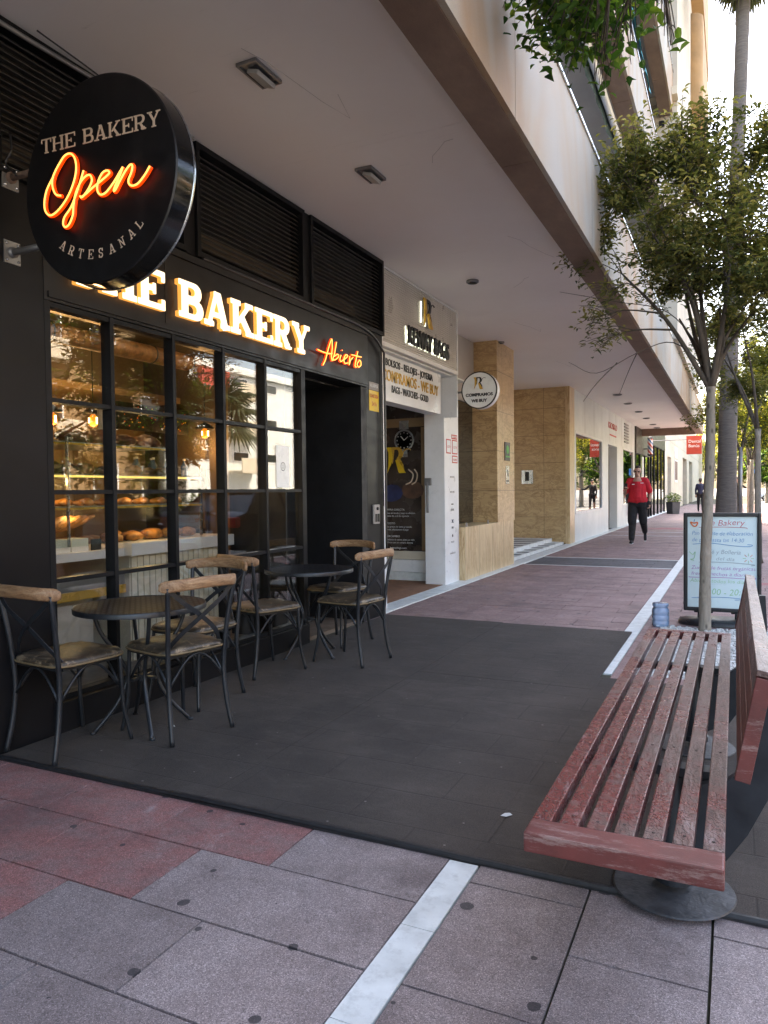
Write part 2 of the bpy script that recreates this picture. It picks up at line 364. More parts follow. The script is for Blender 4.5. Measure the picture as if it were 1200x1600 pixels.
M['printnavy'] = plain('navy_print', (.02, .03, .10), .4, var=.4, vs=8)
M['printbrown'] = plain('brown_print', (.10, .05, .03), .4, var=.5, vs=8)
M['blue'] = plain('blue_print', (.03, .16, .42), .5, var=.05)
M['inkblue'] = plain('blue_marker', (.03, .22, .50), .6, var=.1)
M['inkred'] = plain('red_marker', (.50, .10, .14), .6, var=.1)
M['inkgreen'] = plain('green_marker', (.25, .52, .30), .6, var=.1)
M['inkpurple'] = plain('purple_marker', (.34, .10, .42), .6, var=.1)
M['inkgrey'] = plain('grey_marker', (.22, .30, .36), .6, var=.1)
M['inkorange'] = plain('orange_marker', (.75, .18, .05), .6, var=.1)
M['whiteboard'] = plain('whiteboard_face', (.58, .73, .77), .3, var=.05, vs=2)
M['plastic_black'] = plain('black_plastic', (.012, .013, .016), .35, var=.2)
M['teal'] = plain('teal_awning_cloth', (.02, .30, .38), .8, var=.15)
M['darkgreen'] = plain('dark_green_cloth', (.02, .05, .05), .8, var=.2)
M['planter'] = plain('charcoal_planter', (.06, .065, .075), .6, var=.1)
def water():
    k = NT('water_bottle_plastic'); k.t.nodes.remove(k.b)
    tr = k.n('BsdfTransparent'); tr.inputs[0].default_value = (.80, .90, .985, 1)
    gl = k.n('BsdfGlossy'); gl.inputs['Roughness'].default_value = .08
    df = k.n('BsdfDiffuse'); df.inputs[0].default_value = (.40, .62, .95, 1)
    mx = k.n('MixShader'); mx.inputs[0].default_value = .34; k.l(tr.outputs[0], mx.inputs[1]); k.l(df.outputs[0], mx.inputs[2])
    fr = k.n('Fresnel'); fr.inputs[0].default_value = 1.5
    m2 = k.n('MixShader'); k.l(fr.outputs[0], m2.inputs[0]); k.l(mx.outputs[0], m2.inputs[1]); k.l(gl.outputs[0], m2.inputs[2])
    k.l(m2.outputs[0], k.o.inputs[0]); return k.m
M['bottle'] = water()

# ---------------------------------------------------------------- mesh helpers
class MB:
    def __init__(s): s.v = []; s.f = []; s.t = []; s.mi = []
    def add(s, v, f, tint=None, mi=0):
        o = len(s.v); s.v += [tuple(x) for x in v]; s.f += [tuple(i+o for i in q) for q in f]
        s.t += [tint]*len(f); s.mi += [mi]*len(f); return s
    def box(s, x0, x1, y0, y1, z0, z1, tint=None, b=0, mi=0):
        if x0 > x1: x0, x1 = x1, x0
        if y0 > y1: y0, y1 = y1, y0
        if z0 > z1: z0, z1 = z1, z0
        if b <= 0:
            v = [(x, y, z) for z in (z0, z1) for y in (y0, y1) for x in (x0, x1)]
            f = [(0, 2, 3, 1), (4, 5, 7, 6), (0, 1, 5, 4), (2, 6, 7, 3), (0, 4, 6, 2), (1, 3, 7, 5)]
            return s.add(v, f, tint, mi)
        bm = bmesh.new(); bmesh.ops.create_cube(bm, size=1)
        for q in bm.verts: q.co = Vector(((x0+x1)/2+q.co.x*(x1-x0), (y0+y1)/2+q.co.y*(y1-y0), (z0+z1)/2+q.co.z*(z1-z0)))
        bmesh.ops.bevel(bm, geom=bm.edges[:], offset=b, segments=2, affect='EDGES', profile=.6)
        return s.bm(bm, tint=tint, mi=mi)
    def bm(s, bm, mat=None, tint=None, mi=0):
        bm.verts.index_update()
        v = [(mat @ q.co) if mat else q.co.copy() for q in bm.verts]
        f = [[q.index for q in p.verts] for p in bm.faces]; bm.free(); return s.add(v, f, tint, mi)
    def obox(s, mat, hx, hy, hz, b=0, tint=None):
        t = MB(); t.box(-hx, hx, -hy, hy, -hz, hz, b=b)
        return s.add([mat @ Vector(q) for q in t.v], t.f, tint)
    def tube(s, pts, r, n=8, cap=True, tint=None, flat=None):
        P = [Vector(p) for p in pts]; R = r if isinstance(r, (list, tuple)) else [r]*len(P)
        prev = None; rings = []; L = len(P)
        for i, p in enumerate(P):
            d = (P[min(i+1, L-1)]-P[max(i-1, 0)])
            if d.length < 1e-9: d = Vector((0, 0, 1))
            d.normalize()
            if prev is None:
                a = Vector((0, 0, 1)) if abs(d.z) < .9 else Vector((1, 0, 0))
                u = d.cross(a).normalized()
            else:
                u = prev-d*prev.dot(d)
                u = u.normalized() if u.length > 1e-6 else d.orthogonal().normalized()
            prev = u; w = d.cross(u)
            rings.append([p+(u*math.cos(2*PI*k/n)+w*math.sin(2*PI*k/n)*(flat or 1))*R[i] for k in range(n)])
        v = [q for g in rings for q in g]; f = []
        for i in range(L-1):
            for k in range(n):
                f.append((i*n+k, i*n+(k+1) % n, (i+1)*n+(k+1) % n, (i+1)*n+k))
        if cap: f.append(tuple(range(n-1, -1, -1))); f.append(tuple((L-1)*n+k for k in range(n)))
        return s.add(v, f, tint)
    def lathe(s, prof, n=24, c=(0, 0, 0), axis='Z', tint=None, mi=0, cap=True):
        v = []; f = []
        for r, z in prof:
            for k in range(n):
                a = 2*PI*k/n; x, y = r*math.cos(a), r*math.sin(a)
                p = {'Z': (x, y, z), 'Y': (x, z, -y), 'X': (z, x, y)}[axis]
                v.append((p[0]+c[0], p[1]+c[1], p[2]+c[2]))
        L = len(prof)
        for i in range(L-1):
            for k in range(n):
                f.append((i*n+k, i*n+(k+1) % n, (i+1)*n+(k+1) % n, (i+1)*n+k))
        if cap and prof[0][0] > 1e-2: f.append(tuple(range(n-1, -1, -1)))
        if cap and prof[-1][0] > 1e-2: f.append(tuple((L-1)*n+k for k in range(n)))
        return s.add(v, f, tint, mi)
    def ball(s, c, r, sub=2, sc=(1, 1, 1), rz=0, jit=0, tint=None):
        bm = bmesh.new(); bmesh.ops.create_icosphere(bm, subdivisions=sub, radius=1)
        mt = Matrix.Translation(c) @ Matrix.Rotation(rz, 4, 'Z') @ Matrix.Diagonal((r*sc[0], r*sc[1], r*sc[2], 1))
        if jit:
            for q in bm.verts: q.co *= 1+jit*noise.noise(q.co*2.2+Vector(c)*7)
        return s.bm(bm, mt, tint)
    def quad(s, a, b, c, d, tint=None): return s.add([a, b, c, d], [(0, 1, 2, 3)], tint)
    def build(s, name, mat, parent=None, world=True, smooth=False, label=None, auto=None):
        me = bpy.data.meshes.new(name)
        off = Vector((0, 0, 0))
        if parent is not None and world:
            off = world_loc(parent)
        me.from_pydata([tuple(Vector(q)-off) for q in s.v], [], s.f)
        for mm in (mat if isinstance(mat, list) else [mat]): me.materials.append(M[mm] if isinstance(mm, str) else mm)
        if isinstance(mat, list): me.polygons.foreach_set('material_index', s.mi)
        if any(t is not None for t in s.t):
            ca = me.color_attributes.new('tint', 'FLOAT_COLOR', 'CORNER')
            buf = []
            for p, t in zip(me.polygons, s.t):
                t = t or (0, 0, 0); buf += (list(t)+[1])*p.loop_total
            ca.data.foreach_set('color', buf)
        if smooth:
            me.shade_smooth()
            if auto: me.set_sharp_from_angle(angle=math.radians(auto))
        me.update()
        o = bpy.data.objects.new(name, me); COL.objects.link(o)
        if parent is not None: o.parent = parent
        if label: o['label'] = label
        return o
def world_loc(o):
    l = Vector((0, 0, 0))
    while o is not None: l = l+o.location; o = o.parent
    return l
def thing(name, label, cat, loc=(0, 0, 0), rz=0, group=None):
    o = bpy.data.objects.new(name, None); COL.objects.link(o); o.location = loc; o.rotation_euler = (0, 0, rz)
    o.empty_display_size = .1; o['label'] = label; o['category'] = cat
    if group: o['group'] = group
    return o
def tag(o, label, cat, group=None):
    o['label'] = label; o['category'] = cat
    if group: o['group'] = group
    return o
def struct(o): o['kind'] = 'structure'; return o
def dup(root, loc=None, rz=None, label=None, group=None):
    def cp(o, par):
        c = o.copy(); COL.objects.link(c); c.parent = par
        for ch in o.children: cp(ch, c)
        return c
    r = cp(root, None)
    if loc is not None: r.location = loc
    if rz is not None: r.rotation_euler = (0, 0, rz)
    if label: r['label'] = label
    if group: r['group'] = group
    return r
def catmull(P, n=6):
    P = [Vector(p) for p in P]; Q = [P[0]*2-P[1]]+P+[P[-1]*2-P[-2]]; out = []
    for i in range(1, len(Q)-2):
        for k in range(n):
            t = k/n; a, b, c, d = Q[i-1], Q[i], Q[i+1], Q[i+2]
            out.append(.5*((2*b)+(c-a)*t+(2*a-5*b+4*c-d)*t*t+(3*b-a-3*c+d)*t**3))
    out.append(P[-1]); return out

# bodies grown as one continuous skin: tapered capsules fused by voxels and smoothed
def fuse(name, caps, mat, parent, voxel=.012, smooth=4, world=True):
    b = MB()
    for c in caps:
        p0, r0, p1, r1 = c[:4]; sq = c[4] if len(c) > 4 else 1
        p0 = Vector(p0); p1 = Vector(p1); d = p1-p0; L = max(d.length, 1e-4); dn = d/L
        pts = []; rr = []
        for k in range(5): a = PI/2*(1-k/4.999) ; pts.append(p0-dn*math.sin(a)*r0); rr.append(max(1e-3, math.cos(a)*r0))
        for k in range(5): a = PI/2*(k/4); pts.append(p1+dn*math.sin(a)*r1); rr.append(max(1e-3, math.cos(a)*r1))
        b.tube(pts, rr, 12, flat=None if sq == 1 else None)
        if sq != 1:
            ctr = (p0+p1)/2
            for i in range(len(b.v)-120, len(b.v)):
                v = Vector(b.v[i]); v.y = ctr.y+(v.y-ctr.y)*sq; b.v[i] = tuple(v)
    o = b.build(name, mat, parent, world, True)
    md = o.modifiers.new('r', 'REMESH'); md.mode = 'VOXEL'; md.voxel_size = voxel; md.use_smooth_shade = True
    m2 = o.modifiers.new('s', 'SMOOTH'); m2.iterations = smooth; m2.factor = .5
    dg = bpy.context.evaluated_depsgraph_get(); dg.update()
    me = bpy.data.meshes.new_from_object(o.evaluated_get(dg)); o.modifiers.clear(); o.data = me
    me.name = name; me.shade_smooth()
    return o

# writing: flat mesh from the built-in font; fr = (origin, x axis, y axis)
def text_mesh(s, size, fr, name, mat, parent, ext=.002, align='CENTER', bold=0, width=None, shear=0, world=True, label=None, jitter=0, sx=1):
    cu = bpy.data.curves.new('txt', 'FONT'); cu.body = s; cu.size = size; cu.extrude = ext; cu.align_x = align
    cu.offset = bold; cu.shear = shear; cu.resolution_u = 3
    to = bpy.data.objects.new('txt', cu); COL.objects.link(to)
    dg = bpy.context.evaluated_depsgraph_get(); dg.update()
    me = bpy.data.meshes.new_from_object(to.evaluated_get(dg))
    bpy.data.objects.remove(to); bpy.data.curves.remove(cu)
    xs = [v.co.x for v in me.vertices]
    k = sx if not (width and xs) else width/max(1e-6, max(xs)-min(xs))
    o, ux, uy = [Vector(q) for q in fr]; n = ux.cross(uy)
    off = world_loc(parent) if (parent is not None and world) else Vector((0, 0, 0))
    for v in me.vertices:
        yy = v.co.y+(jitter*size*math.sin(v.co.x/size*2.1) if jitter else 0)
        v.co = o+ux*v.co.x*k+uy*yy+n*(v.co.z+ext)-off
    me.materials.clear(); me.materials.append(M[mat]); me.name = name
    ob = bpy.data.objects.new(name, me); COL.objects.link(ob); ob.parent = parent
    if label: ob['label'] = label
    return ob

# slab-serif letters: distance fields meshed by marching squares, so each letter is one clean outline
def sd_box(X, Y, x0, x1, y0, y1):
    dx = np.abs(X-(x0+x1)/2)-(x1-x0)/2; dy = np.abs(Y-(y0+y1)/2)-(y1-y0)/2
    return np.maximum(dx, dy)
def sd_seg(X, Y, ax, ay, bx, by, w):
    L = math.hypot(bx-ax, by-ay); ux, uy = (bx-ax)/L, (by-ay)/L
    t = (X-ax)*ux+(Y-ay)*uy; q = np.abs(-(X-ax)*uy+(Y-ay)*ux)-w/2
    return np.maximum(q, np.maximum(-t, t-L))
def sd_rr(X, Y, x0, x1, y0, y1, r):
    dx = np.abs(X-(x0+x1)/2)-(x1-x0)/2+r; dy = np.abs(Y-(y0+y1)/2)-(y1-y0)/2+r
    return np.hypot(np.maximum(dx, 0), np.maximum(dy, 0))+np.minimum(np.maximum(dx, dy), 0)-r
mn = lambda *a: np.minimum.reduce(a)
def glyph(ch, X, Y, w=.2, t=.1):
    sl = .09
    def slab(cx, y, top, e=None):
        e = e or w/2+sl
        return sd_box(X, Y, cx-e, cx+e, (1-t) if top else 0, 1 if top else t)
    if ch == 'T': W = .8; return mn(sd_box(X, Y, W/2-w/2, W/2+w/2, 0, 1), sd_box(X, Y, 0, W, 1-t, 1), sd_box(X, Y, 0, t*.8, .7, 1), sd_box(X, Y, W-t*.8, W, .7, 1), slab(W/2, 0, False)), W
    if ch == 'H':
        W = .95; a, b = w/2+sl, W-w/2-sl
        return mn(sd_box(X, Y, a-w/2, a+w/2, 0, 1), sd_box(X, Y, b-w/2, b+w/2, 0, 1), sd_box(X, Y, a, b, .5-t/2, .5+t/2), slab(a, 0, 0), slab(a, 0, 1), slab(b, 0, 0), slab(b, 0, 1)), W
    if ch == 'E':
        W = .82; a = w/2+sl
        return mn(sd_box(X, Y, a-w/2, a+w/2, 0, 1), sd_box(X, Y, 0, W, 1-t, 1), sd_box(X, Y, 0, W, 0, t), sd_box(X, Y, a, W*.66, .5-t/2, .5+t/2),
                  sd_box(X, Y, W-t*.8, W, .72, 1), sd_box(X, Y, W-t*.8, W, 0, .28), sd_box(X, Y, W*.66-t*.7, W*.66, .36, .64)), W
    if ch in 'BR':
        W = .84 if ch == 'B' else .9; a = w/2+sl
        st = mn(sd_box(X, Y, a-w/2, a+w/2, 0, 1), sd_box(X, Y, 0, a, 1-t, 1), sd_box(X, Y, 0, a, 0, t))
        def bowl(x1, y0, y1):
            o = sd_rr(X, Y, a-.3, x1, y0, y1, (y1-y0)/2*.95); i = sd_rr(X, Y, a-.3, x1-w, y0+t, y1-t, (y1-y0-2*t)/2*.95)
            return np.maximum(np.maximum(o, -i), a-X)
        if ch == 'B': return mn(st, bowl(.78, .48, 1), bowl(.84, 0, .52+t*.2)), W
        leg = mn(sd_seg(X, Y, .45, .48, .66, .12, w), sd_rr(X, Y, .52, .9, 0, .2, .09))
        leg = np.maximum(leg, -sd_rr(X, Y, .79, 1.1, .1, .4, .05)); leg = np.maximum(leg, -sd_box(X, Y, .0, .50, -.1, .14))
        return mn(st, slab(a, 0, 0), bowl(.78, .42, 1), leg), W
    if ch == 'A':
        W = .98; return mn(sd_seg(X, Y, .17, 0, .47, 1, w*.62), np.maximum(sd_seg(X, Y, .80, -.02, .50, 1, w*1.02), Y-1), sd_box(X, Y, .26, .74, .27, .27+t), sd_box(X, Y, .36, .58, 1-t*.9, 1),
                           sd_box(X, Y, 0, .36, 0, t), sd_box(X, Y, .6, W, 0, t)), W
    if ch == 'K':
        W = .98; a = w/2+sl
        d = mn(sd_seg(X, Y, .30, .36, .78, .96, w*.6), sd_seg(X, Y, .42, .56, .80, .02, w*1.0))
        return mn(sd_box(X, Y, a-w/2, a+w/2, 0, 1), slab(a, 0, 0), slab(a, 0, 1), np.maximum(np.maximum(d, -Y), Y-1), sd_box(X, Y, .58, .93, 1-t, 1), sd_box(X, Y, .6, W, 0, t)), W
    if ch == 'Y':
        W = .94; d = mn(sd_seg(X, Y, .47, .40, .14, 1.0, w*.95), sd_seg(X, Y, .47, .40, .80, 1.0, w*.6))
        return mn(sd_box(X, Y, .47-w/2, .47+w/2, 0, .46), np.maximum(d, Y-1), slab(.47, 0, 0), sd_box(X, Y, 0, .36, 1-t, 1), sd_box(X, Y, .62, W, 1-t, 1)), W
    if ch == 'N':
        W = .95; return mn(sd_box(X, Y, .16, .16+w*.6, 0, 1), sd_box(X, Y, .68, .68+w*.6, 0, 1), np.maximum(np.maximum(sd_seg(X, Y, .16, 1.02, .76, -.02, w), -Y), Y-1), sd_box(X, Y, .04, .36, 0, t), sd_box(X, Y, .0, .22, 1-t, 1), sd_box(X, Y, .54, W, 1-t, 1)), W
    if ch == 'L': W = .78; a = w/2+sl; return mn(sd_box(X, Y, a-w/2, a+w/2, 0, 1), slab(a, 0, 1), sd_box(X, Y, 0, W, 0, t), sd_box(X, Y, W-t*.8, W, 0, .32)), W
    if ch == 'S':
        W = .72; th = w*.8
        def ring(cy): return np.abs(np.hypot((X-.36)/1.15, Y-cy)-.255+th/2-.02)-th/2
        up = np.maximum(ring(.735), -sd_box(X, Y, .36, 1, .3, .70)); lo = np.maximum(ring(.265), -sd_box(X, Y, -.3, .36, .30, .8))
        return mn(up, lo, sd_box(X, Y, .60, .68, .66, .98), sd_box(X, Y, .04, .12, .02, .34)), W
    raise KeyError(ch)
def glyph_mesh(ch, w, t, fr, h, depth, res=44):
    """front face at fr origin + normal*depth, sides back to the plane; returns (face MB, side MB, advance)"""
    pad = .06; n = res; xs = np.linspace(-pad, 1.05+pad, int(n*1.15)); ys = np.linspace(-pad, 1+pad, n)
    X, Y = np.meshgrid(xs, ys); D, Wd = glyph(ch, X, Y, w, t)
    o, ux, uy = [Vector(q) for q in fr]; nn = ux.cross(uy).normalized()
    vmap = {}; V = []; F = []; E = []
    def vid(key, x, y):
        if key not in vmap: vmap[key] = len(V); V.append((x, y))
        return vmap[key]
    for j in range(len(ys)-1):
        for i in range(len(xs)-1):
            c = [(i, j), (i+1, j), (i+1, j+1), (i, j+1)]; d = [D[q[1], q[0]] for q in c]
            if min(d) > 0: continue
            poly = []; cross = []
            for k in range(4):
                a, b = c[k], c[(k+1) % 4]; da, db = d[k], d[(k+1) % 4]
                if da <= 0: poly.append(vid(a, xs[a[0]], ys[a[1]]))
                if (da <= 0) != (db <= 0):
                    s_ = da/(da-db); key = (min(a, b), max(a, b))
                    x = xs[a[0]]+(xs[b[0]]-xs[a[0]])*s_; y = ys[a[1]]+(ys[b[1]]-ys[a[1]])*s_
                    q = vid(key, x, y); poly.append(q); cross.append((q, da <= 0))
            if len(poly) >= 3: F.append(poly)
            if len(cross) == 2:
                (q0, in0), (q1, _) = cross
                E.append((q0, q1) if in0 else (q1, q0))
    f = MB(); s_ = MB()
    P = [o+ux*(x*h)+uy*(y*h) for x, y in V]
    f.add([p+nn*depth for p in P], F)
    for a, b in E: s_.add([P[a]+nn*depth, P[b]+nn*depth, P[b], P[a]], [(3, 2, 1, 0)])
    return f, s_, Wd*h
def slab_word(word, fr, h, w, t, gap, depth, width=None, res=44):
    o, ux, uy = [Vector(q) for q in fr]; out = []; x = 0
    adv = [glyph(c, np.zeros((1, 1)), np.zeros((1, 1)), w, t)[1]*h for c in word if c != ' ']
    tot = sum(adv)+gap*(len(adv)-1)
    k = (width/tot) if width else 1
    for c in word:
        f, s_, a = glyph_mesh(c, w, t, (o+ux*x*k, ux*k, uy), h, depth, res); out.append((c, f, s_)); x += a+gap
    return out
XF = -3.20
FAC = lambda y, z, x=XF: ((x, y, z), (0, 1, 0), (0, 0, 1))          # writing on a street-facing plane
PER = lambda x, z, y: ((x, y, z), (1, 0, 0), (0, 0, 1))              # writing that faces back up the street

# ================================================================= ground
g = MB(); g.box(-400, 400, -200, 900, -.6, -.16); struct(g.build('ground', 'asphalt'))
g = MB(); g.box(-12, 1.5, -12, 120, -.15, -.012); struct(g.build('pavement_bed', 'grout'))
g = MB()
for k in range(70):
    y0 = -10+k*2.0; g.box(1.5, 1.64, y0, y0+1.99, -.15, .0)
struct(g.build('kerb', 'curbstone'))
g = MB(); g.box(1.64, 17, -100, 75, -.155, -.125); g.box(-30, 60, 75, 130, -.155, -.125); struct(g.build('road', 'asphalt'))
g = MB(); g.box(1.75, 1.87, -30, 75, -.125, -.121)
for k in range(-6, 14): g.box(9.0, 9.14, k*6, k*6+3, -.125, -.121)
struct(g.build('road_markings', 'paint_white'))
g = MB(); g.box(17, 40, -100, 75, -.15, 0); struct(g.build('opposite_pavement', 'curbstone'))

def tiles_obj(name, mat, rects):
    b = MB()
    for x0, x1, y0, y1, red in rects:
        gp = .0032 if name != 'pavement_far' else .0025; z = rnd.uniform(-.001, .001); tx, ty = rnd.uniform(-.0008, .0008), rnd.uniform(-.0008, .0008); j = lambda: rnd.uniform(0, .0018)
        b.add([(x0+gp+j(), y0+gp+j(), z-tx-ty), (x1-gp-j(), y0+gp+j(), z+tx-ty), (x1-gp-j(), y1-gp-j(), z+tx+ty), (x0+gp+j(), y1-gp-j(), z-tx+ty),
               (x0+gp, y0+gp, -.011), (x1-gp, y0+gp, -.011), (x1-gp, y1-gp, -.011), (x0+gp, y1-gp, -.011)],
              [(0, 1, 2, 3), (0, 4, 5, 1), (1, 5, 6, 2), (2, 6, 7, 3), (3, 7, 4, 0)], (red, rnd.random(), 0))
    return struct(b.build(name, mat))
L = []; row = 0; y = 2.31
while y > -1.5:                                                     # running bond in front of the matting
    y0 = y-(.30 if row == 0 else .34); off = (-1.41 if row % 2 == 0 else -1.69) if row < 2 else (-1.405 if row % 2 == 0 else -1.13)
    off += {0: 0, 1: 0, 2: .0, 3: .0}.get(row, rnd.uniform(-.03, .03))
    xs = [-.87]; x = off
    while x > -.87: x -= .55
    while x > -3.4: xs.append(x); x -= .55
    xs.append(-3.4)
    for a, c in zip(xs[1:], xs[:-1]):
        xc = (a+c)/2; red = 1 if xc < -1.41-.28*row+.03 else 0
        L.append((a, c, y0, y, red))
    y = y0; row += 1
tiles_obj('pavement_near', 'tile', L)
R_ = []
for ci, (x0, x1, st) in enumerate(((-.765, -.405, 2.19), (-.405, -.055, 1.95), (-.055, .30, 2.20), (.30, .66, 2.0), (.66, 1.06, 2.2), (1.06, 1.495, 1.9))):
    y1 = 2.6 if ci > 2 else 2.31; y0 = st
    while y1 > -1.5:
        R_.append((x0, x1, y0, y1, 0)); y1 = y0; y0 -= .53
tiles_obj('pavement_near_kerb', 'tile', R_)
L = []; y = 2.6; row = 0
while y < 60:
    y1 = y+.28
    for (xa, xb) in ((-3.22, -.875), (-.745, 1.495)):
        if xb > 0 and y < 2.55: continue
        if xa < -3 and y1 < 6.5: continue
        x = xa-.56*(row % 2)*.5-rnd.uniform(0, .1)
        while x < xb:
            a, c = max(x, xa), min(x+.56, xb)
            pit = xb > 0 and 5.11 < y < 6.9
            if pit: seg = [(a, min(c, -.6)), (max(a, .5), c)]
            else: seg = [(a, c)]
            for a, c in seg:
              if c-a > .03:
                  red = 1 if (xb > 0 and 10.2 < y < 10.9 and a > .2) or (-2.6 < a < -1.6 and 23.4 < y < 24.6) else 0
                  if not (12.05 < y+.14 < 13.5) or xb > 0: L.append((a, c, y, y1, red))
            x += .56
    y = y1; row += 1
tiles_obj('pavement_far', 'tile_far', L)
L = []; y = 12.12
for k in range(5):
    x = -3.2-.2*(k % 2)
    while x < -.9: L.append((max(x, -3.2), min(x+.5, -.875), y, y+.275, 0)); x += .5
    y += .275
tiles_obj('pavement_dark_band', 'tile_dark', L)
b = MB(); y = -1.6
while y < 60:
    ln = rnd.uniform(.36, .42)
    if y < 2.3: b.box(-.868, -.768, y, min(y+ln, 2.30)-.003, -.01, .001)
    elif y > 4.9 or y > 6.6: b.box(-.872, -.748, max(y, 4.9), y+ln-.003, -.01, .001)
    y += ln if y > 2.3 else min(ln, max(.02, 2.3-y))
for yy in (12.07, 13.50, 20.3, 22.0): b.box(-3.2, -.876, yy, yy+.05, -.01, .002)
struct(b.build('white_paving_strip', 'strip'))
b = MB(); y = 6.6                                                   # pale threshold kerb under the shopfronts
while y < 46: b.box(-3.46, -3.222, y, y+1.1, -.05, .012, b=.004); y += 1.104
struct(b.build('threshold_kerb', 'strip'))
# gravel tree pit
b = MB(); b.box(-.60, .50, 5.12, 7.08, -.03, -.004)
for k in range(2600):
    x, yy = rnd.uniform(-.6, .5), rnd.uniform(5.13, 7.07); r = rnd.uniform(.008, .02)
    b.ball((x, yy, rnd.uniform(-.004, .004)), r, 0, (1, rnd.uniform(.6, 1.3), .7), rnd.random()*3)
o = b.build('gravel', 'gravel'); o['kind'] = 'stuff'

# matting
t = thing('door_mat', 'large charcoal brown entrance matting with black rubber edge under the cafe chairs', 'mat', (-1.9, 4.4, 0))
b = MB(); b.box(-3.16, -1.96, 2.33, 6.63, .0035, .013); b.box(-1.957, -.80, 2.33, 4.6, .0035, .013); b.box(-1.957, -.80, 4.603, 6.6, .0035, .013); b.build('mat_sheet', 'carpet', t)
b = MB(); b.box(-.7994, .35, 2.33, 4.92, .0035, .013); b.box(.353, 1.45, 2.62, 4.92, .0035, .013); b.build('mat_sheet', 'carpet', t)
b = MB(); b.tube(catmull([(-3.16, 2.325, .006), (-2.3, 2.318, .008), (-1.9, 2.312, .016), (-1.4, 2.318, .010), (-.6, 2.314, .008), (.36, 2.318, .008)], 5), .011, 6, flat=1)
b.box(-3.16, .36, 2.302, 2.334, .001, .0075)
b.build('rubber_edge', 'rubber', t)
b = MB(); b.v = []; b.add([(-.80, 2.66, .016), (-.775, 2.652, .02), (-.755, 2.668, .024), (-.772, 2.69, .02), (-.79, 2.685, .018)], [(0, 1, 2, 3, 4)])
tag(b.build('dry_leaf', 'strip'), 'small pale fallen leaf lying on the dark matting near the bench', 'leaf')
b = MB(); b.add([(-2.72, 2.98, .016), (-2.70, 2.97, .024), (-2.67, 2.985, .018), (-2.69, 3.0, .02)], [(0, 1, 2, 3)])
tag(b.build('dry_leaf', 'strip'), 'tiny dry leaf on the matting beneath the first cafe table', 'leaf')

# ================================================================= apartment building
A = thing('apartment_building', 'beige apartment block with stone parapets and deep canopy above the shops', 'building', (-3.3, 12, 0))
b = MB(); b.box(-7, -1.33, -12, 30.6, 3.57, 3.66); b.build('canopy_soffit', 'soffit', A)
for y in (4.45, 9.4, 15.1, 21): b = MB(); b.box(-3.3, -1.346, y, y+.0025, 3.5685, 3.5695); b.build('soffit_joint', 'soffit', A)
q = random.Random(3)
for k in range(9):
    x, y = q.uniform(-3, -1.6), 1.5+k*1.7; P = [Vector((x+.06*i+q.uniform(-.02, .02), y+.35*i*q.uniform(.4, 1)*(1 if k % 2 else -.3), 3.5695)) for i in range(5)]
    b = MB(); b.tube(P, .0012, 4); b.build('soffit_crack', 'greyrender', A)

def slab(z, y0, y1, ztop, parent):
    b = MB(); y = y0
    while y < y1: b.box(-1.345, -1.135, y+.004, min(y+2.37, y1)-.004, z, z+.30); y += 2.37
    b.build('beam', 'beam', parent)
    b = MB(); b.box(-1.16, -1.14, y0, y1, z+.05, ztop-.02); b.build('beam_joint', 'void', parent) if False else None
    b = MB(); y = y0-.9
    while y < y1: b.box(-1.132, -1.10, max(y, y0)+.004, min(y+2.42, y1)-.004, z+.004, ztop); y += 2.42
    b.box(-1.20, -1.134, y0, y1, z+.31, ztop-.01)
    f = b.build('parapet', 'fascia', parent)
    b = MB(); b.box(-1.22, -1.085, y0, y1, ztop+.001, ztop+.022); b.build('cap_strip', 'chrome', f)
slab(3.30, -12, 30.6, 4.15, A)
b = MB(); b.box(-3.3, -1.346, 30.4, 30.62, 3.30, 3.569); b.build('end_beam', 'beam', A)
b = MB(); b.box(-7, -1.33, -12, 15.5, 6.17, 6.26); b.build('balcony_soffit', 'greyrender', A)
slab(5.90, -12, 15.5, 6.62, A)
b = MB()
for z in (6.78, 6.93): b.tube([(-1.16, -12, z), (-1.16, 15.4, z)], .012, 6)
for k in range(18): b.tube([(-1.16, -11.8+k*1.55, 6.64), (-1.16, -11.8+k*1.55, 6.93)], .01, 6)
b.build('railing', 'alu', A)
b = MB(); b.box(-7, -1.33, -12, 15.5, 8.77, 8.86); b.build('balcony_soffit', 'greyrender', A)
slab(8.50, -12, 15.5, 9.3, A)
b = MB(); b.box(-7, -1.33, -12, 15.5, 11.37, 11.46); b.build('balcony_soffit', 'greyrender', A)
slab(11.10, -12, 15.5, 11.9, A)
b = MB(); b.box(-8, -3.4, -12, 15.5, 3.67, 15); b.build('wall', 'cream_light', A)
for z in (4.3, 6.8, 9.4):
    for k in range(9):
        yy = -10+k*2.9; b = MB(); b.box(-3.40, -3.37, yy, yy+1.7, z, z+1.55); w = b.build('window', 'frame', A)
        b = MB(); b.box(-3.37, -3.36, yy+.07, yy+.81, z+.07, z+1.48); b.box(-3.37, -3.36, yy+.89, yy+1.63, z+.07, z+1.48); b.build('pane', 'carglass', w)
b = MB(); b.box(-10, -1.02, 15.5, 25, 4.17, 14.6); b.build('stair_block', 'cream', A)
b = MB(); b.box(-1.35, -1.25, 15.47, 15.498, 8.3, 8.42); b.build('wall_vent', 'void', A)
b = MB(); b.box(-1.6, -1.0, 15.2, 15.49, 8.75, 8.9); b.build('ledge', 'cream_light', A)
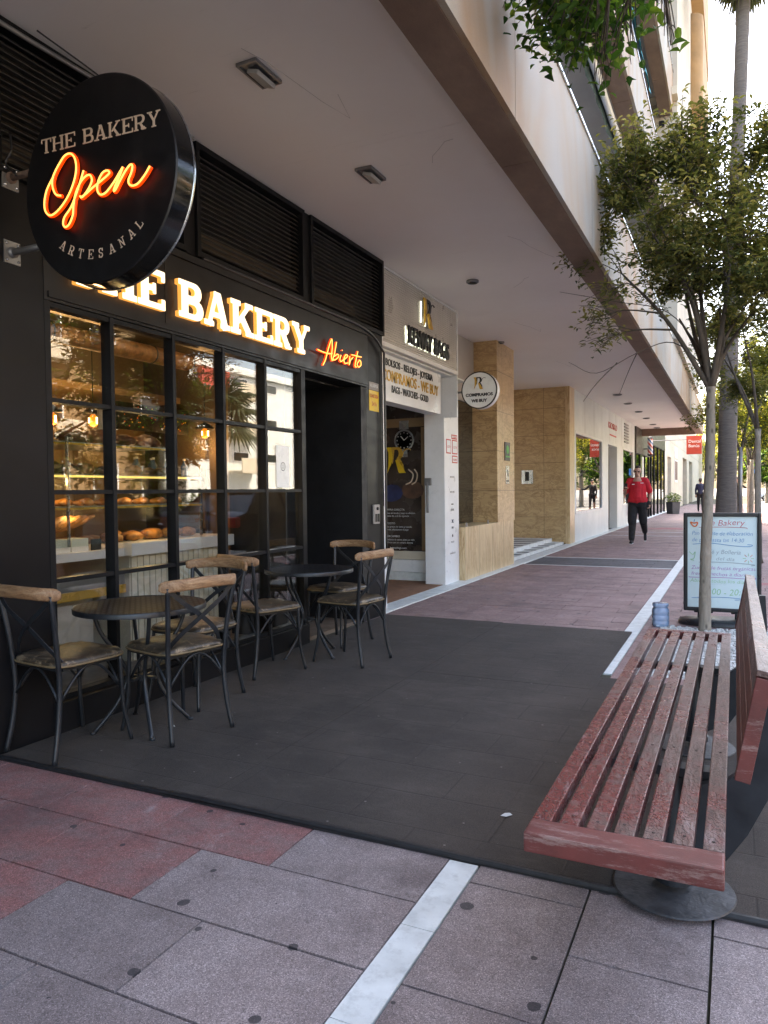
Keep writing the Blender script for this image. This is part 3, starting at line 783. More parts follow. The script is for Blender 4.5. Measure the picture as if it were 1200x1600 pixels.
for z in (10.9, 13.5):                                              # rounded tan balconies farther along
    b = MB(); pr = []
    for k in range(9): a = PI/2*k/8; pr.append((-.98-.0+.34*math.sin(a), 20.2-.0+.34*(1-math.cos(a))))
    pr = [(-1.018, 20.2)]+[( -1.018+(.28)*math.sin(PI/2*k/8), 20.2+.28*(1-math.cos(PI/2*k/8))) for k in range(1, 9)]+[(-.738, 24.6), (-1.018, 24.6)]
    n = len(pr); v = [(x, yy, z) for x, yy in pr]+[(x, yy, z+2.2) for x, yy in pr]
    b.add(v, [tuple(range(n-1, -1, -1)), tuple(range(n, 2*n))]+[(i, (i+1) % n, (i+1) % n+n, i+n) for i in range(n)])
    b.build('rounded_balcony', 'tan', A)
# rolled awnings
for z, y0, y1, cloth, lab in ((5.855, -2, 12.0, 'darkgreen', 'long white rolled awning with dark green valance over first balcony'), (7.95, 2, 12.6, 'teal', 'white rolled awning with faded teal valance on the second balcony')):
    t = thing('awning', lab, 'awning', (-1.4, y0, z))
    b = MB(); b.tube([(-1.39, y0, z), (-1.39, y1, z)], .042 if z < 7 else .07, 12); b.build('roller', 'white', t, smooth=True, auto=40)
    b = MB(); N = 60; v = []
    for i in range(N+1):
        yy = y0+(y1-y0)*i/N; v += [(-1.32 if z > 7 else -1.44, yy, z+.02), ((-1.22 if z > 7 else -1.46)+.012*math.sin(i*2.1), yy, z-(.10 if z < 7 else .40)-.02*math.sin(i*1.3))]
    b.add(v, [(2*i, 2*i+1, 2*i+3, 2*i+2) for i in range(N)]); b.build('valance', cloth, t)
# canopy spotlights
def boxlight(x, y, label):
    t = thing('ceiling_spotlight', label, 'spotlight', (x, y, 3.56), .0, 'recessed lights in the canopy')
    b = MB()
    for a in ((-.066, -.056, -.125, .125), (.056, .066, -.125, .125), (-.056, .056, -.125, -.115), (-.056, .056, .115, .125)): b.box(*a, -.010, .009)
    b.box(-.056, .056, -.115, .115, .006, .009)
    b.build('housing', 'alu', t, False)
    b = MB(); b.obox(Matrix.Translation((0, 0, -.018)) @ Matrix.Rotation(.30, 4, 'Y') @ Matrix.Translation((0, .02, 0)), .036, .085, .012, b=.003); b.build('lamp_head', 'offwhite', t, False)
    return t
boxlight(-2.37, 3.42, 'square grey spotlight in the canopy nearest above the round sign')
boxlight(-2.40, 4.85, 'grey box spotlight in canopy above the gold THE BAKERY letters')
for i, (x, y, r, lab) in enumerate(((-2.62, 7.8, .07, 'small square downlight in the canopy outside the bag shop'), (-2.61, 18.8, .11, 'round downlight above the wide white shopfront window, nearest of a row'), (-2.63, 20.9, .11, 'round downlight second in the row along white shopfront'),
        (-2.62, 23.3, .11, 'round downlight above the doorway of the white shopfront'), (-2.64, 25.6, .11, 'round downlight beside the louvred vent of white shopfront'), (-2.68, 28.2, .12, 'round downlight where the white shopfront meets the dark one'), (-2.69, 29.8, .12, 'farthest round downlight before the brown end beam'),
        (-3.3, 11.2, .05, 'tiny downlight close to the honey marble column top'))):
    t = thing('downlight', lab, 'downlight', (x, y, 3.565), 0, 'recessed lights in the canopy')
    b = MB(); b.lathe([(r, .0), (r, -.02), (r*.8, -.028), (r*.78, -.01), (r*.3, -.004), (0.001, -.004)], 16); b.build('trim_ring', 'alu', t, False, True, auto=30)
    b = MB(); b.lathe([(r*.5, -.006), (r*.5, -.03), (.001, -.034)], 12); b.build('lamp', 'signblack', t, False)

# ================================================================= bakery shopfront
B = thing('bakery_shopfront', 'black bakery shopfront with gridded window, sign band, louvres and dark doorway', 'shopfront', (XF, 4.4, 0))
b = MB(); b.box(-3.45, XF+.01, -10, 2.66, 0, 2.79); pl = b.build('side_panel', 'black', B)
b = MB(); b.box(-3.45, XF-.01, 6.33, 6.70, 0, 2.79); pl2 = b.build('side_pilaster', 'black', B)
b = MB(); b.box(XF, XF+.05, 2.66, 5.14, 0, .17, b=.004); b.build('plinth', 'black', B)
YV = (2.66, 3.11, 3.62, 4.12, 4.62, 5.15); ZV = (.17, .80, 1.265, 1.745, 2.25)
b = MB(); w = .0135
for i, y in enumerate(YV):
    ww = .030 if i in (0, 5) else w
    b.box(XF-.06, XF+.012, y-(0 if i == 0 else ww), y+(ww if i else 2*ww*.6), .172, 2.252)
for j, z in enumerate(ZV):
    for i in range(5):
        y0 = YV[i]+(w if i else 2*.030*.6)+.0005; y1 = YV[i+1]-(w if i < 4 else .030)-.0005
        hh = .026 if j in (0, 4) else .0115
        b.box(XF-.055, XF+.006, y0, y1, z-(hh if j else 0), z+(hh if j < 4 else .0), )
fr = b.build('window_frame', 'frame', B)
b = MB(); b.box(XF-.034, XF-.028, 2.70, 5.12, .19, 2.24); b.build('glazing', 'glass', fr)
b = MB(); b.box(XF-.20, XF+.014, 2.66, 6.33, 2.254, 2.745); b.box(XF+.014, XF+.024, 2.68, 6.31, 2.27, 2.30); b.box(XF-.2, XF+.03, 2.655, 6.33, 2.747, 2.79)
band = b.build('sign_band', 'band', B)
b = MB(); b.box(XF+.0142, XF+.018, 3.545, 3.555, 2.31, 2.745); b.build('panel_joint', 'void', B)
# louvre grilles
for (y0, y1) in ((-6, -.6), (-.5, 2.3), (2.4, 3.76), (3.86, 5.20), (5.30, 6.70)):
    b = MB(); z0, z1 = 2.81, 3.555
    b.box(XF-.10, XF+.02, y0, y0+.035, z0, z1); b.box(XF-.10, XF+.02, y1-.035, y1, z0, z1); b.box(XF-.10, XF+.02, y0+.036, y1-.036, z0, z0+.035); b.box(XF-.10, XF+.02, y0+.036, y1-.036, z1-.035, z1)
    lf = b.build('louvre_frame', 'frame', B)
    b = MB(); n = 19
    for k in range(n):
        zc = z0+.055+(z1-z0-.11)*k/(n-1)
        b.obox(Matrix.Translation((XF-.035, (y0+y1)/2, zc)) @ Matrix.Rotation(.75, 4, 'Y'), .021, (y1-y0)/2-.036, .0022)
    b.build('louvre_slats', 'louvre', lf)
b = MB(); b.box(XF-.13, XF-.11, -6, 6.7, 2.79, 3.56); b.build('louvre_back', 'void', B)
b = MB(); b.box(XF-.1, XF-.01, -6, 6.70, 2.79, 2.809); b.box(XF-.105, XF-.002, 3.761, 3.859, 2.81, 3.555); b.box(XF-.105, XF-.002, 5.201, 5.299, 2.81, 3.555); b.box(XF-.105, XF-.002, 2.301, 2.399, 2.81, 3.555); b.build('mullion', 'frame', B)
# door recess
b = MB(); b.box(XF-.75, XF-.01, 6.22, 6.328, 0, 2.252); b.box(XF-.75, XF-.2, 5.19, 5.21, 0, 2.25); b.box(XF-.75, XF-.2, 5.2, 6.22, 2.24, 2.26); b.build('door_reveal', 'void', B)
b = MB(); b.box(XF-.78, XF-.74, 5.19, 5.70, .0, 2.24); b.box(XF-.78, XF-.74, 5.71, 6.25, 0, 2.24); dd = b.build('door', 'signblack', B)
b = MB(); b.box(XF-.738, XF-.73, 5.69, 5.70, .9, 2.1); b.build('handle', 'frame', dd)
# interior
b = MB(); b.box(-6.0, -5.9, 2.2, 6.3, 0, 3); b.build('back_wall', 'interior', B)
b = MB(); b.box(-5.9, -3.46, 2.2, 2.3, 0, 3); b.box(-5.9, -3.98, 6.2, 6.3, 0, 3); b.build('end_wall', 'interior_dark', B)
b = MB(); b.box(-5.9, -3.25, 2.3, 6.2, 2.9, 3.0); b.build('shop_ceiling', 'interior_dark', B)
b = MB(); b.box(-5.9, -3.25, 2.3, 6.2, -.05, .02); b.build('shop_floor', 'floor_in', B)
b = MB(); b.box(-5.895, -5.3, 2.4, 6.1, 2.2, 2.26); b.build('duct_shelf', 'interior', B)
# --- display counter
Ct = thing('bakery_counter', 'white slatted bakery counter with glass display case inside the window', 'counter', (-4.3, 3.9, .02))
b = MB(); b.box(-4.75, -4.0, 4.02, 5.10, .02, .80); b.build('counter_body', 'woodcream', Ct)
b = MB(); y = 4.03
while y < 5.06: b.box(-3.999, -3.985, y, y+.052, .03, .795); y += .062
b.build('slat_front', 'woodcream', Ct)
b = MB(); b.box(-4.8, -3.93, 3.98, 5.18, .802, .895, b=.006); b.build('worktop', 'white', Ct)
b = MB(); b.box(-4.8, -4.0, 2.5, 3.975, .802, .86); b.build('marble_shelf', 'white', Ct)
b = MB(); b.box(-4.05, -4.0, 2.5, 3.975, .60, .70); b.build('shelf_edge', 'alu', Ct)
b = MB(); b.box(-4.03, -3.99, 2.5, 3.975, .54, .60); b.build('light_strip', 'gold', Ct)
b = MB(); b.box(-4.7, -4.3, 2.5, 3.95, .02, .55); b.build('cabinet', 'offwhite', Ct)
for z, y1 in ((1.16, 4.9), (1.38, 4.9), (1.60, 4.5)):
    b = MB(); b.box(-4.7, -4.05, 2.5, y1, z, z+.012); sh = b.build('shelf', 'alu', Ct)
    b = MB(); b.box(-4.052, -4.045, 2.5, y1, z-.01, z+.004); b.build('strip_light', 'led_warm' if z == 1.38 else 'gold', sh)
b = MB()
b.box(-4.02, -4.012, 2.5, 4.5, .90, 1.62); b.box(-4.72, -4.02, 4.51, 4.518, .90, 1.62); b.build('case_glass', 'glass_case', Ct)
b = MB(); b.box(-4.03, -4.01, 4.50, 4.52, .90, 1.64); b.box(-4.03, -4.01, 3.5, 3.51, .90, 1.64); b.box(-4.1, -4.08, 4.93, 4.95, .90, 1.5); b.build('case_post', 'chrome', Ct)
for (y, z) in ((3.5, 1.34), (4.2, 1.34), (3.6, 1.12), (4.3, 1.12)):                # the warm light strips under the shelves
    ld = bpy.data.lights.new('strip_light', 'POINT'); ld.energy = .38; ld.color = (1, .66, .30); ld.shadow_soft_size = .06
    lo = bpy.data.objects.new('strip_light', ld); COL.objects.link(lo); lo.parent = Ct; lo.location = Vector((-4.08, y, z))-world_loc(Ct)
# pastries: every loaf is a thing
def pastry(kind, x, y, z, s, label, grp):
    s *= 1.22
    b = MB()
    if kind == 'loaf': b.ball((x, y, z+s*.5), s, 2, (.75, 1.35, .55), rnd.uniform(-.4, .4), .25); mt = 'pastry'; nm = 'bread_loaf'
    elif kind == 'roll': b.ball((x, y, z+s*.55), s, 2, (1, 1, .62), 0, .2); mt = 'pastry'; nm = 'bread_roll'
    elif kind == 'bag':
        a = rnd.uniform(-.3, .3); pts = [Vector((x+.12*math.sin(a)*q, y+.14*q, z+.02+.05*(q+1))) for q in (-1, -.5, 0, .5, 1)]
        b.tube(pts, [s*.35, s*.75, s*.85, s*.75, s*.3], 10, flat=.8); mt = 'pastry'; nm = 'baguette'
    elif kind == 'crois':
        pts = [(x+.05*math.cos(a)*1.1, y+.055*math.sin(a)*1.3, z+.02) for a in (-.2, .4, 1., 1.57, 2.1, 2.7, 3.3)]
        b.tube(pts, [s*.2, s*.5, s*.8, s, s*.8, s*.5, s*.2], 9); mt = 'pastry'; nm = 'croissant'
    elif kind == 'dark': b.ball((x, y, z+s*.5), s, 2, (1, 1.2, .6), 0, .3); mt = 'pastry_dark'; nm = 'dark_cake'
    else: b.ball((x, y, z+s*.4), s, 1, (1, 1, .55), 0, .2); mt = 'sugar'; nm = 'sugared_bun'
    tag(b.build(nm, mt, smooth=True), label, nm.replace('_', ' '), grp)
for k in range(5): pastry('bag', -4.1-.02*k, 3.42+.07*k, 1.0-.02, .035, 'long golden baguette standing in the white baskets', 'baguettes in the white baskets')
for k in range(9): pastry('loaf', -4.14-.12*(k % 2), 4.02+.10*k, .896, rnd.uniform(.052, .066), 'round golden loaf in the row on the white worktop', 'loaves along the white worktop')
for k in range(12): pastry('sugar', -4.1-.07*(k % 3), 3.72+.035*k*.6, .861, .03, 'small white sugared bun on lower marble shelf', 'sugared buns on the marble shelf')
for k in range(8): pastry('dark', -4.2-.04*(k % 2), 3.6+.10*k, .90, .045, 'small dark roll behind the sugared buns', 'dark rolls behind the sugared buns')
for k in range(16): pastry('crois', -4.18-.08*(k % 2), 3.35+.094*k, 1.173, .030, 'orange brown croissant on the lowest glass shelf', 'croissants on the lowest glass shelf')
for k in range(9): pastry('dark' if k % 3 else 'roll', -4.2, 3.35+.155*k, 1.393, rnd.uniform(.045, .07), 'dark crusted cake on the gold lit glass shelf' if k % 3 else 'golden roll on the gold lit glass shelf', 'cakes on the gold lit shelf')
for k in range(4): pastry('dark', -4.25, 3.75+.24*k, 1.613, rnd.uniform(.07, .09), 'large brown cake on top of the glass case', 'cakes on top of the glass case')
t = thing('basket', 'white paper lined bread basket nearest the window edge', 'basket', (-4.12, 3.46, .861))
for k in range(2):
    t = t if k == 0 else thing('basket', 'second white bread basket beside a black price card', 'basket', (-4.12, 3.63, .861))
    y = 3.40+.155*k; b = MB(); b.box(-4.06, -4.05, y, y+.14, .861, .95); b.box(-4.2, -4.19, y, y+.14, .861, .95); b.box(-4.19, -4.06, y, y+.01, .861, .95); b.box(-4.19, -4.06, y+.13, y+.14, .861, .95); b.build('basket_side', 'white', t)
    b = MB(); b.box(-4.19, -4.06, y+.011, y+.129, .861, .868); b.build('basket_bottom', 'white', t)
b = MB(); b.box(-4.05, -4.04, 3.715, 3.80, .862, .94); tag(b.build('price_card', 'inkblack'), 'black price card between bread baskets and the buns', 'price card')
b = MB(); b.box(-4.24, -4.22, 3.98, 4.12, 1.63, 1.92); tag(b.build('menu_card', 'cream_light'), 'cream menu card standing on the glass case', 'menu card')
# light-dotted board on the back wall
t = thing('menu_board', 'black menu board with coloured light dots high on ochre wall', 'menu board', (-5.1, 5.4, 1.85))
b = MB(); b.box(-5.1, -5.07, 5.0, 5.95, 1.85, 2.10); b.build('board', 'inkblack', t)
for mt, seed in (('inkorange', 1), ('green', 2), ('yellow', 3)):
    b = MB(); q = random.Random(seed)
    for k in range(22):
        yy, zz = 5.05+q.random()*.85, 1.875+q.random()*.2; b.box(-5.069, -5.066, yy, yy+.009, zz, zz+.009)
    b.build('dot_lights', mt, t)
for k in range(7):
    t = thing('water_bottle', 'blue plastic bottle lined up on dark back shelf', 'bottle', (-5.2, 6.0+.0*k, 1.42), 0, 'blue bottles on the back shelf')
    t.location = (-5.1-.13*(k % 2), 5.25+.11*k, 1.42)
    b = MB(); b.lathe([(.033, 0), (.035, .01), (.035, .11), (.012, .15), (.012, .165)], 10); b.build('body', 'bluebottle', t, False, True)
    b = MB(); b.lathe([(.014, .166), (.014, .185)], 10); b.build('cap', 'white', t, False)
t = thing('back_shelf', 'dark shelf unit holding the blue bottles', 'shelf', (-5.3, 5.4, 0))
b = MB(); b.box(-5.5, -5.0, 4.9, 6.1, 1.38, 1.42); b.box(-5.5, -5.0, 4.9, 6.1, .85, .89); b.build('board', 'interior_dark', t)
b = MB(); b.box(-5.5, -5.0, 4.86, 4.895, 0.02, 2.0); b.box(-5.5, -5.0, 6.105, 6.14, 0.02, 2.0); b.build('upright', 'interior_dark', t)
# pendant lamps with glowing filament bulbs
for (x, y, z, lab) in ((-4.8, 4.05, 1.84, 'amber filament bulb lamp nearest the black side panel'), (-4.8, 4.46, 1.86, 'amber filament bulb lamp, second from black side panel'), (-4.9, 6.0, 1.86, 'small amber lamp glowing above the dark back shelf')):
    t = thing('pendant_lamp', lab, 'lamp', (x, y, z), 0, 'amber bulbs inside the bakery')
    b = MB(); b.tube([(0, 0, .14), (0, 0, 1.03)], .004, 5); b.build('cord', 'inkblack', t, False)
    b = MB(); b.lathe([(.10, .055), (.06, .09), (.02, .11), (.016, .15)], 18); b.build('lamp_shade', 'signblack', t, False, True)
    b = MB(); b.lathe([(.001, -.048), (.028, -.036), (.04, 0), (.032, .03), (.016, .055)], 14); b.build('bulb', 'bulbglass', t, False, True)
    b = MB()
    for a in (0, 2.1, 4.2): b.tube([(.016*math.cos(a), .016*math.sin(a), -.03), (.018*math.cos(a+.5), .018*math.sin(a+.5), .03)], .003, 5)
    b.tube([(0, -.043, -.02), (0, -.043, .025)], .006, 5); b.tube([(.042, 0, -.025), (.042, 0, .03)], .008, 5)
    b.build('filament', 'bulb', t, False)
    ld = bpy.data.lights.new('bulb_light', 'POINT'); ld.energy = 2.2 if y < 5 else 1.2; ld.color = (1, .55, .22); ld.shadow_soft_size = .12
    lo = bpy.data.objects.new('bulb_light', ld); COL.objects.link(lo); lo.parent = t; lo.location = (.0, 0, -.12)
for (x, y) in ((-4.5, 3.6), (-4.9, 5.0)):  # fill lights added to brighten the shop interior
    t = thing('added_fill_light', 'added round warm fill light over the %s of the glass case' % ('near end' if y < 4 else 'far end'), 'lamp', (x, y, 2.88), 0, 'added fill lights inside the bakery')
    b = MB(); b.lathe([(.10, .02), (.10, -.02), (.08, -.03), (.001, -.03)], 20); b.build('glow_disc', 'led_warm', t, False)
    ld = bpy.data.lights.new('fill_point', 'POINT'); ld.energy = 1.1; ld.color = (1, .72, .42); ld.shadow_soft_size = .1
    lo = bpy.data.objects.new('fill_point', ld); COL.objects.link(lo); lo.parent = t; lo.location = (0, 0, -.12)
# rolled bamboo blind at the window head
t = thing('bamboo_blind', 'rolled bamboo blind at the top of the first window bay', 'blind', (XF-.16, 3.4, 2.12))
b = MB(); b.tube([(XF-.16, 2.72, 2.14), (XF-.16, 4.05, 2.14)], .055, 14); b.build('roll', 'pastry', t, smooth=True, auto=40)
b = MB()
for y in (2.82, 3.2, 3.6, 3.95): b.lathe([(.058, 0), (.06, .004), (.058, .008)], 14, (XF-.16, y, 2.14), 'Y')
b.build('cord', 'interior_dark', t)
# window sticker (its code is left out) : a white paper sheet with a round camera outline
t = thing('window_notice', 'white paper notice taped inside the last window pane by the door', 'notice', (XF-.027, 4.95, 1.3))
b = MB(); b.box(XF-.0275, XF-.026, 4.80, 4.985, 1.29, 1.62); b.build('paper', 'ledsign', t)
b = MB()
for r0, r1 in ((.028, .034), (.012, .016)):
    N = 24; v = []
    for k in range(N): a = 2*PI*k/N; v += [(XF-.0255, 4.893+r0*math.cos(a), 1.455+r0*math.sin(a)), (XF-.0255, 4.893+r1*math.cos(a), 1.455+r1*math.sin(a))]
    b.add(v, [(2*k, 2*k+1, (2*k+3) % (2*N), (2*k+2) % (2*N)) for k in range(N)])
b.build('emblem', 'inkblack', t)

# --- raised THE BAKERY letters
Lt = thing('letter_sign', 'warm lit raised THE BAKERY letters on the charcoal band', 'letter sign', (XF+.02, 4, 2.34), 0)
for word, y0, y1 in (('THE', 2.77, 3.50), ('BAKERY', 3.62, 5.19)):
    for c, f, s_ in slab_word(word, FAC(y0, 2.365, XF+.028), .235, .23, .15, .006, .03, y1-y0):
        mb = MB(); mb.add(f.v, f.f, mi=0); mb.add(s_.v, s_.f, mi=1); mb.build('letter', ['letter_face', 'letter_side'], Lt, label='glowing letter '+c)
def neon(paths, to3, parent, r=.0045, back=.010, off=Vector((0, 0, 0))):
    b = MB(); b2 = MB()
    for p in paths:
        P = catmull([to3(*q) for q in p], 7)
        b.tube(P, r, 8); b2.tube([q+off for q in P], back, 8, flat=1)
    b.build('neon_tube', 'neon', parent, smooth=True); b2.build('tube_halo', 'neon_halo', parent, smooth=True)  # the wider red tube stands for the glow around the script
ABI = [[(5.38, 2.323), (5.425, 2.377), (5.485, 2.492), (5.538, 2.57), (5.543, 2.493), (5.527, 2.422), (5.54, 2.381)], [(5.296, 2.44), (5.367, 2.435), (5.467, 2.435), (5.542, 2.445)], [(5.621, 2.559), (5.584, 2.457), (5.554, 2.397), (5.603, 2.405), (5.653, 2.437), (5.64, 2.456), (5.576, 2.428)], [(5.697, 2.458), (5.678, 2.413), (5.703, 2.403), (5.747, 2.427)], [(5.724, 2.508), (5.727, 2.502)], [(5.758, 2.429), (5.822, 2.468), (5.792, 2.477), (5.754, 2.441), (5.764, 2.398), (5.827, 2.409)], [(5.863, 2.476), (5.85, 2.397), (5.877, 2.442), (5.927, 2.474)], [(6.022, 2.544), (5.964, 2.41), (5.991, 2.396)], [(5.897, 2.494), (6.093, 2.503)], [(6.056, 2.47), (6.008, 2.429), (6.03, 2.402), (6.079, 2.425), (6.076, 2.464), (6.044, 2.468)]]
t = thing('neon_sign', 'orange neon script reading Abierto above the dark doorway', 'neon sign', (XF+.05, 5.7, 2.45))
neon(ABI, lambda y, z: (XF+.056, y+.02, z), t, .0045, .0088, Vector((-.009, 0, 0)))
# --- round projecting sign
Ds = thing('round_sign', 'large round black projecting sign with orange neon script on its face', 'round sign', (-2.55, 2.42, 2.645))
R0 = .455
b = MB(); b.lathe([(.001, 0), (R0-.006, 0), (R0, .006)], 96, (0, 0, 0), 'Y'); b.build('face', 'signblack', Ds, False)
b = MB(); b.lathe([(R0, .0065), (R0+.001, .104)], 96, (0, 0, 0), 'Y'); b.lathe([(R0, .112), (.001, .112)], 96, (0, 0, 0), 'Y'); b.build('rim', 'signrim', Ds, False, True, auto=30)
b = MB(); b.lathe([(R0+.0015, .104), (R0+.005, .106), (R0+.005, .113), (R0, .1135)], 96, (0, 0, 0), 'Y'); b.build('edge_trim', 'chrome', Ds, False)
for word, x0, x1 in (('THE', -.34, -.125), ('BAKERY', -.078, .372)):
    za, zb = .178, .153; sl = (zb-za)/(.70); ux = Vector((1, 0, sl)); 
    for c, f, s_ in slab_word(word, ((x0, -.001, .178+sl*(x0+.34)), ux, (0, 0, 1)), .066, .15, .085, .0045, .002, x1-x0, 36):
        mb = MB(); mb.add(f.v, f.f); mb.add(s_.v, s_.f); mb.build('letter', 'ivory', Ds, False, label='small ivory letter '+c)
W_ = 'ARTESANAL'; rr = .372
for i, c in enumerate(W_):
    a = math.radians(-128+i*(128-46)/8); px, pz = rr*math.cos(a), rr*math.sin(a)*.93-.0
    ux = Vector((-math.sin(a), 0, math.cos(a)))*.9; uy = Vector((-math.cos(a), 0, -math.sin(a)))
    for c2, f, s_ in slab_word(c, (Vector((px, -.001, pz))-ux*.018, ux, uy), .042, .13, .08, 0, .0015, None, 30):
        mb = MB(); mb.add(f.v, f.f); mb.add(s_.v, s_.f); mb.build('letter', 'ivory', Ds, False, label='tiny arched ivory letter '+c)
OPEN = [[(-0.195, -0.045), (-0.227, -0.033), (-0.245, 0.002), (-0.245, 0.037), (-0.227, 0.068), (-0.197, 0.1), (-0.165, 0.126), (-0.13, 0.129), (-0.103, 0.103), (-0.095, 0.057), (-0.109, 0.006), (-0.142, -0.047), (-0.186, -0.089), (-0.233, -0.116), (-0.27, -0.12), (-0.296, -0.095), (-0.3, -0.054), (-0.284, -0.006), (-0.253, 0.033), (-0.238, 0.048)], [(-0.05, 0.039), (-0.072, -0.006), (-0.101, -0.06), (-0.134, -0.109), (-0.174, -0.144), (-0.184, -0.172), (-0.172, -0.189), (-0.147, -0.181), (-0.123, -0.145), (-0.116, -0.099), (-0.101, -0.05), (-0.068, -0.007), (-0.033, 0.013), (-0.01, 0.009), (-0.002, -0.015), (-0.02, -0.043), (-0.05, -0.069), (-0.068, -0.076), (-0.076, -0.068)], [(-0.07, -0.076), (-0.036, -0.064), (0.005, -0.045), (0.046, -0.029), (0.086, -0.012), (0.103, -0.001), (0.09, 0.011), (0.064, 0.007), (0.04, -0.018), (0.029, -0.05), (0.035, -0.075), (0.054, -0.086), (0.084, -0.079), (0.125, -0.048), (0.165, -0.008), (0.181, 0.008)], [(0.181, 0.008), (0.164, -0.022), (0.137, -0.06), (0.125, -0.082), (0.136, -0.08), (0.164, -0.046), (0.197, -0.01), (0.223, 0.009), (0.235, 0.002), (0.228, -0.025), (0.212, -0.051), (0.214, -0.07), (0.233, -0.081), (0.265, -0.077), (0.303, -0.049), (0.332, -0.018)]]
b = MB(); b2 = MB()
for p in OPEN:
    P = catmull([(x, -.026, z-.0) for x, z in p], 7); b.tube(P, .0042, 8); b2.tube([q+Vector((0, .008, 0)) for q in P], .0088, 8)
nt_ = b.build('neon_script', 'neon', Ds, False, True); b2.build('tube_halo', 'neon_halo', nt_, False, True)  # second, wider tube imitates the neon's halo
for k, (z, col) in enumerate(((.15, 'beam'), (-.21, 'chrome'))):       # wall brackets
    b = MB(); b.box(-.64, -.632, .015, .105, z-.055, z+.055, b=.002); pt = b.build('bracket_plate', 'alu', Ds, False)
    for yy in (.028, .092):
        for zz in (-.04, .04): b = MB(); b.lathe([(.007, .0), (.007, .006), (.003, .009)], 8, (-.632, yy, z+zz), 'X'); b.build('bolt', 'chrome', pt, False)
    b = MB(); b.tube([(-.645, .06, z), (-R0*.86 if k else -R0*.93, .06, z)], .016, 10); b.tube([(-.645, .06, z), (-.62, .06, z)], .028, 8); b.build('bracket_arm', 'beam' if k == 0 else 'alu', Ds, False, True)
# cables and small fittings on the pilaster
def wire(pts, r, label, cat='cable', mt='inkblack', nm='cable'):
    b = MB(); b.tube(catmull(pts, 6), r, 6); return tag(b.build(nm, mt, smooth=True), label, cat)
wire([(XF+.03, 3.9, 2.80), (XF+.035, 5.2, 2.80), (XF+.04, 6.2, 2.79), (XF+.035, 6.6, 2.66), (XF+.02, 6.68, 2.5), (XF+.02, 6.69, 1.5), (XF+.02, 6.69, .6)], .012, 'thick black cable running along the band and down the pilaster')
wire([(XF+.02, 6.35, 2.78), (XF+.03, 6.55, 2.70), (XF+.02, 6.62, 2.5), (XF+.02, 6.63, 1.1)], .007, 'thin black cable beside the yellow alarm sticker')
wire([(-3.16, -1.2, 3.52), (-3.17, 0, 3.50), (-3.16, 1.2, 3.52), (-3.17, 2.4, 3.51), (-3.16, 3.4, 3.535), (-3.17, 3.82, 3.55)], .012, 'grey cable clipped beneath the soffit along the louvres', mt='alu')
wire([(-3.12, 2.6, 3.55), (-3.05, 2.85, 3.48), (-3.10, 3.1, 3.50), (-3.15, 3.4, 3.54)], .004, 'thin loose wire loop hanging under the soffit')
wire([(-3.14, 2.45, 2.99), (-3.12, 2.44, 2.9), (-3.15, 2.43, 2.84), (-3.1, 2.45, 2.78)], .006, 'short wire feeding the round sign bracket')
t = thing('alarm_sticker', 'yellow and grey alarm sticker on the black pilaster', 'sticker', (XF, 6.46, 2.1))
b = MB(); b.box(XF-.009, XF-.006, 6.39, 6.60, 2.04, 2.24); b.build('yellow_field', 'yellow', t)
b = MB(); b.box(XF-.009, XF-.006, 6.39, 6.60, 2.245, 2.32); b.build('grey_field', 'greyrender', t)
text_mesh('ALARMA', .05, FAC(6.495, 2.27, XF-.005), 'lettering', 'white', t, .0005, width=.18)
text_mesh('CONECTADA', .05, FAC(6.495, 2.17, XF-.005), 'lettering', 'redpaint', t, .0005, width=.18)
text_mesh('24 h', .06, FAC(6.495, 2.09, XF-.005), 'lettering', 'redpaint', t, .0005, width=.10)
t = thing('lock_box', 'small grey lock plate with black switches on the pilaster', 'lock', (XF, 6.5, 1.0))
b = MB(); b.box(XF-.01, XF+.012, 6.44, 6.56, .93, 1.12, b=.005); b.build('plate', 'greyrender', t)
b = MB(); b.box(XF+.0125, XF+.022, 6.455, 6.49, .95, 1.03, b=.003); b.box(XF+.0125, XF+.022, 6.51, 6.545, .95, 1.03, b=.003); b.lathe([(.016, 0), (.016, .014)], 12, (XF+.0125, 6.50, 1.08), 'X'); b.build('switch', 'inkblack', t)
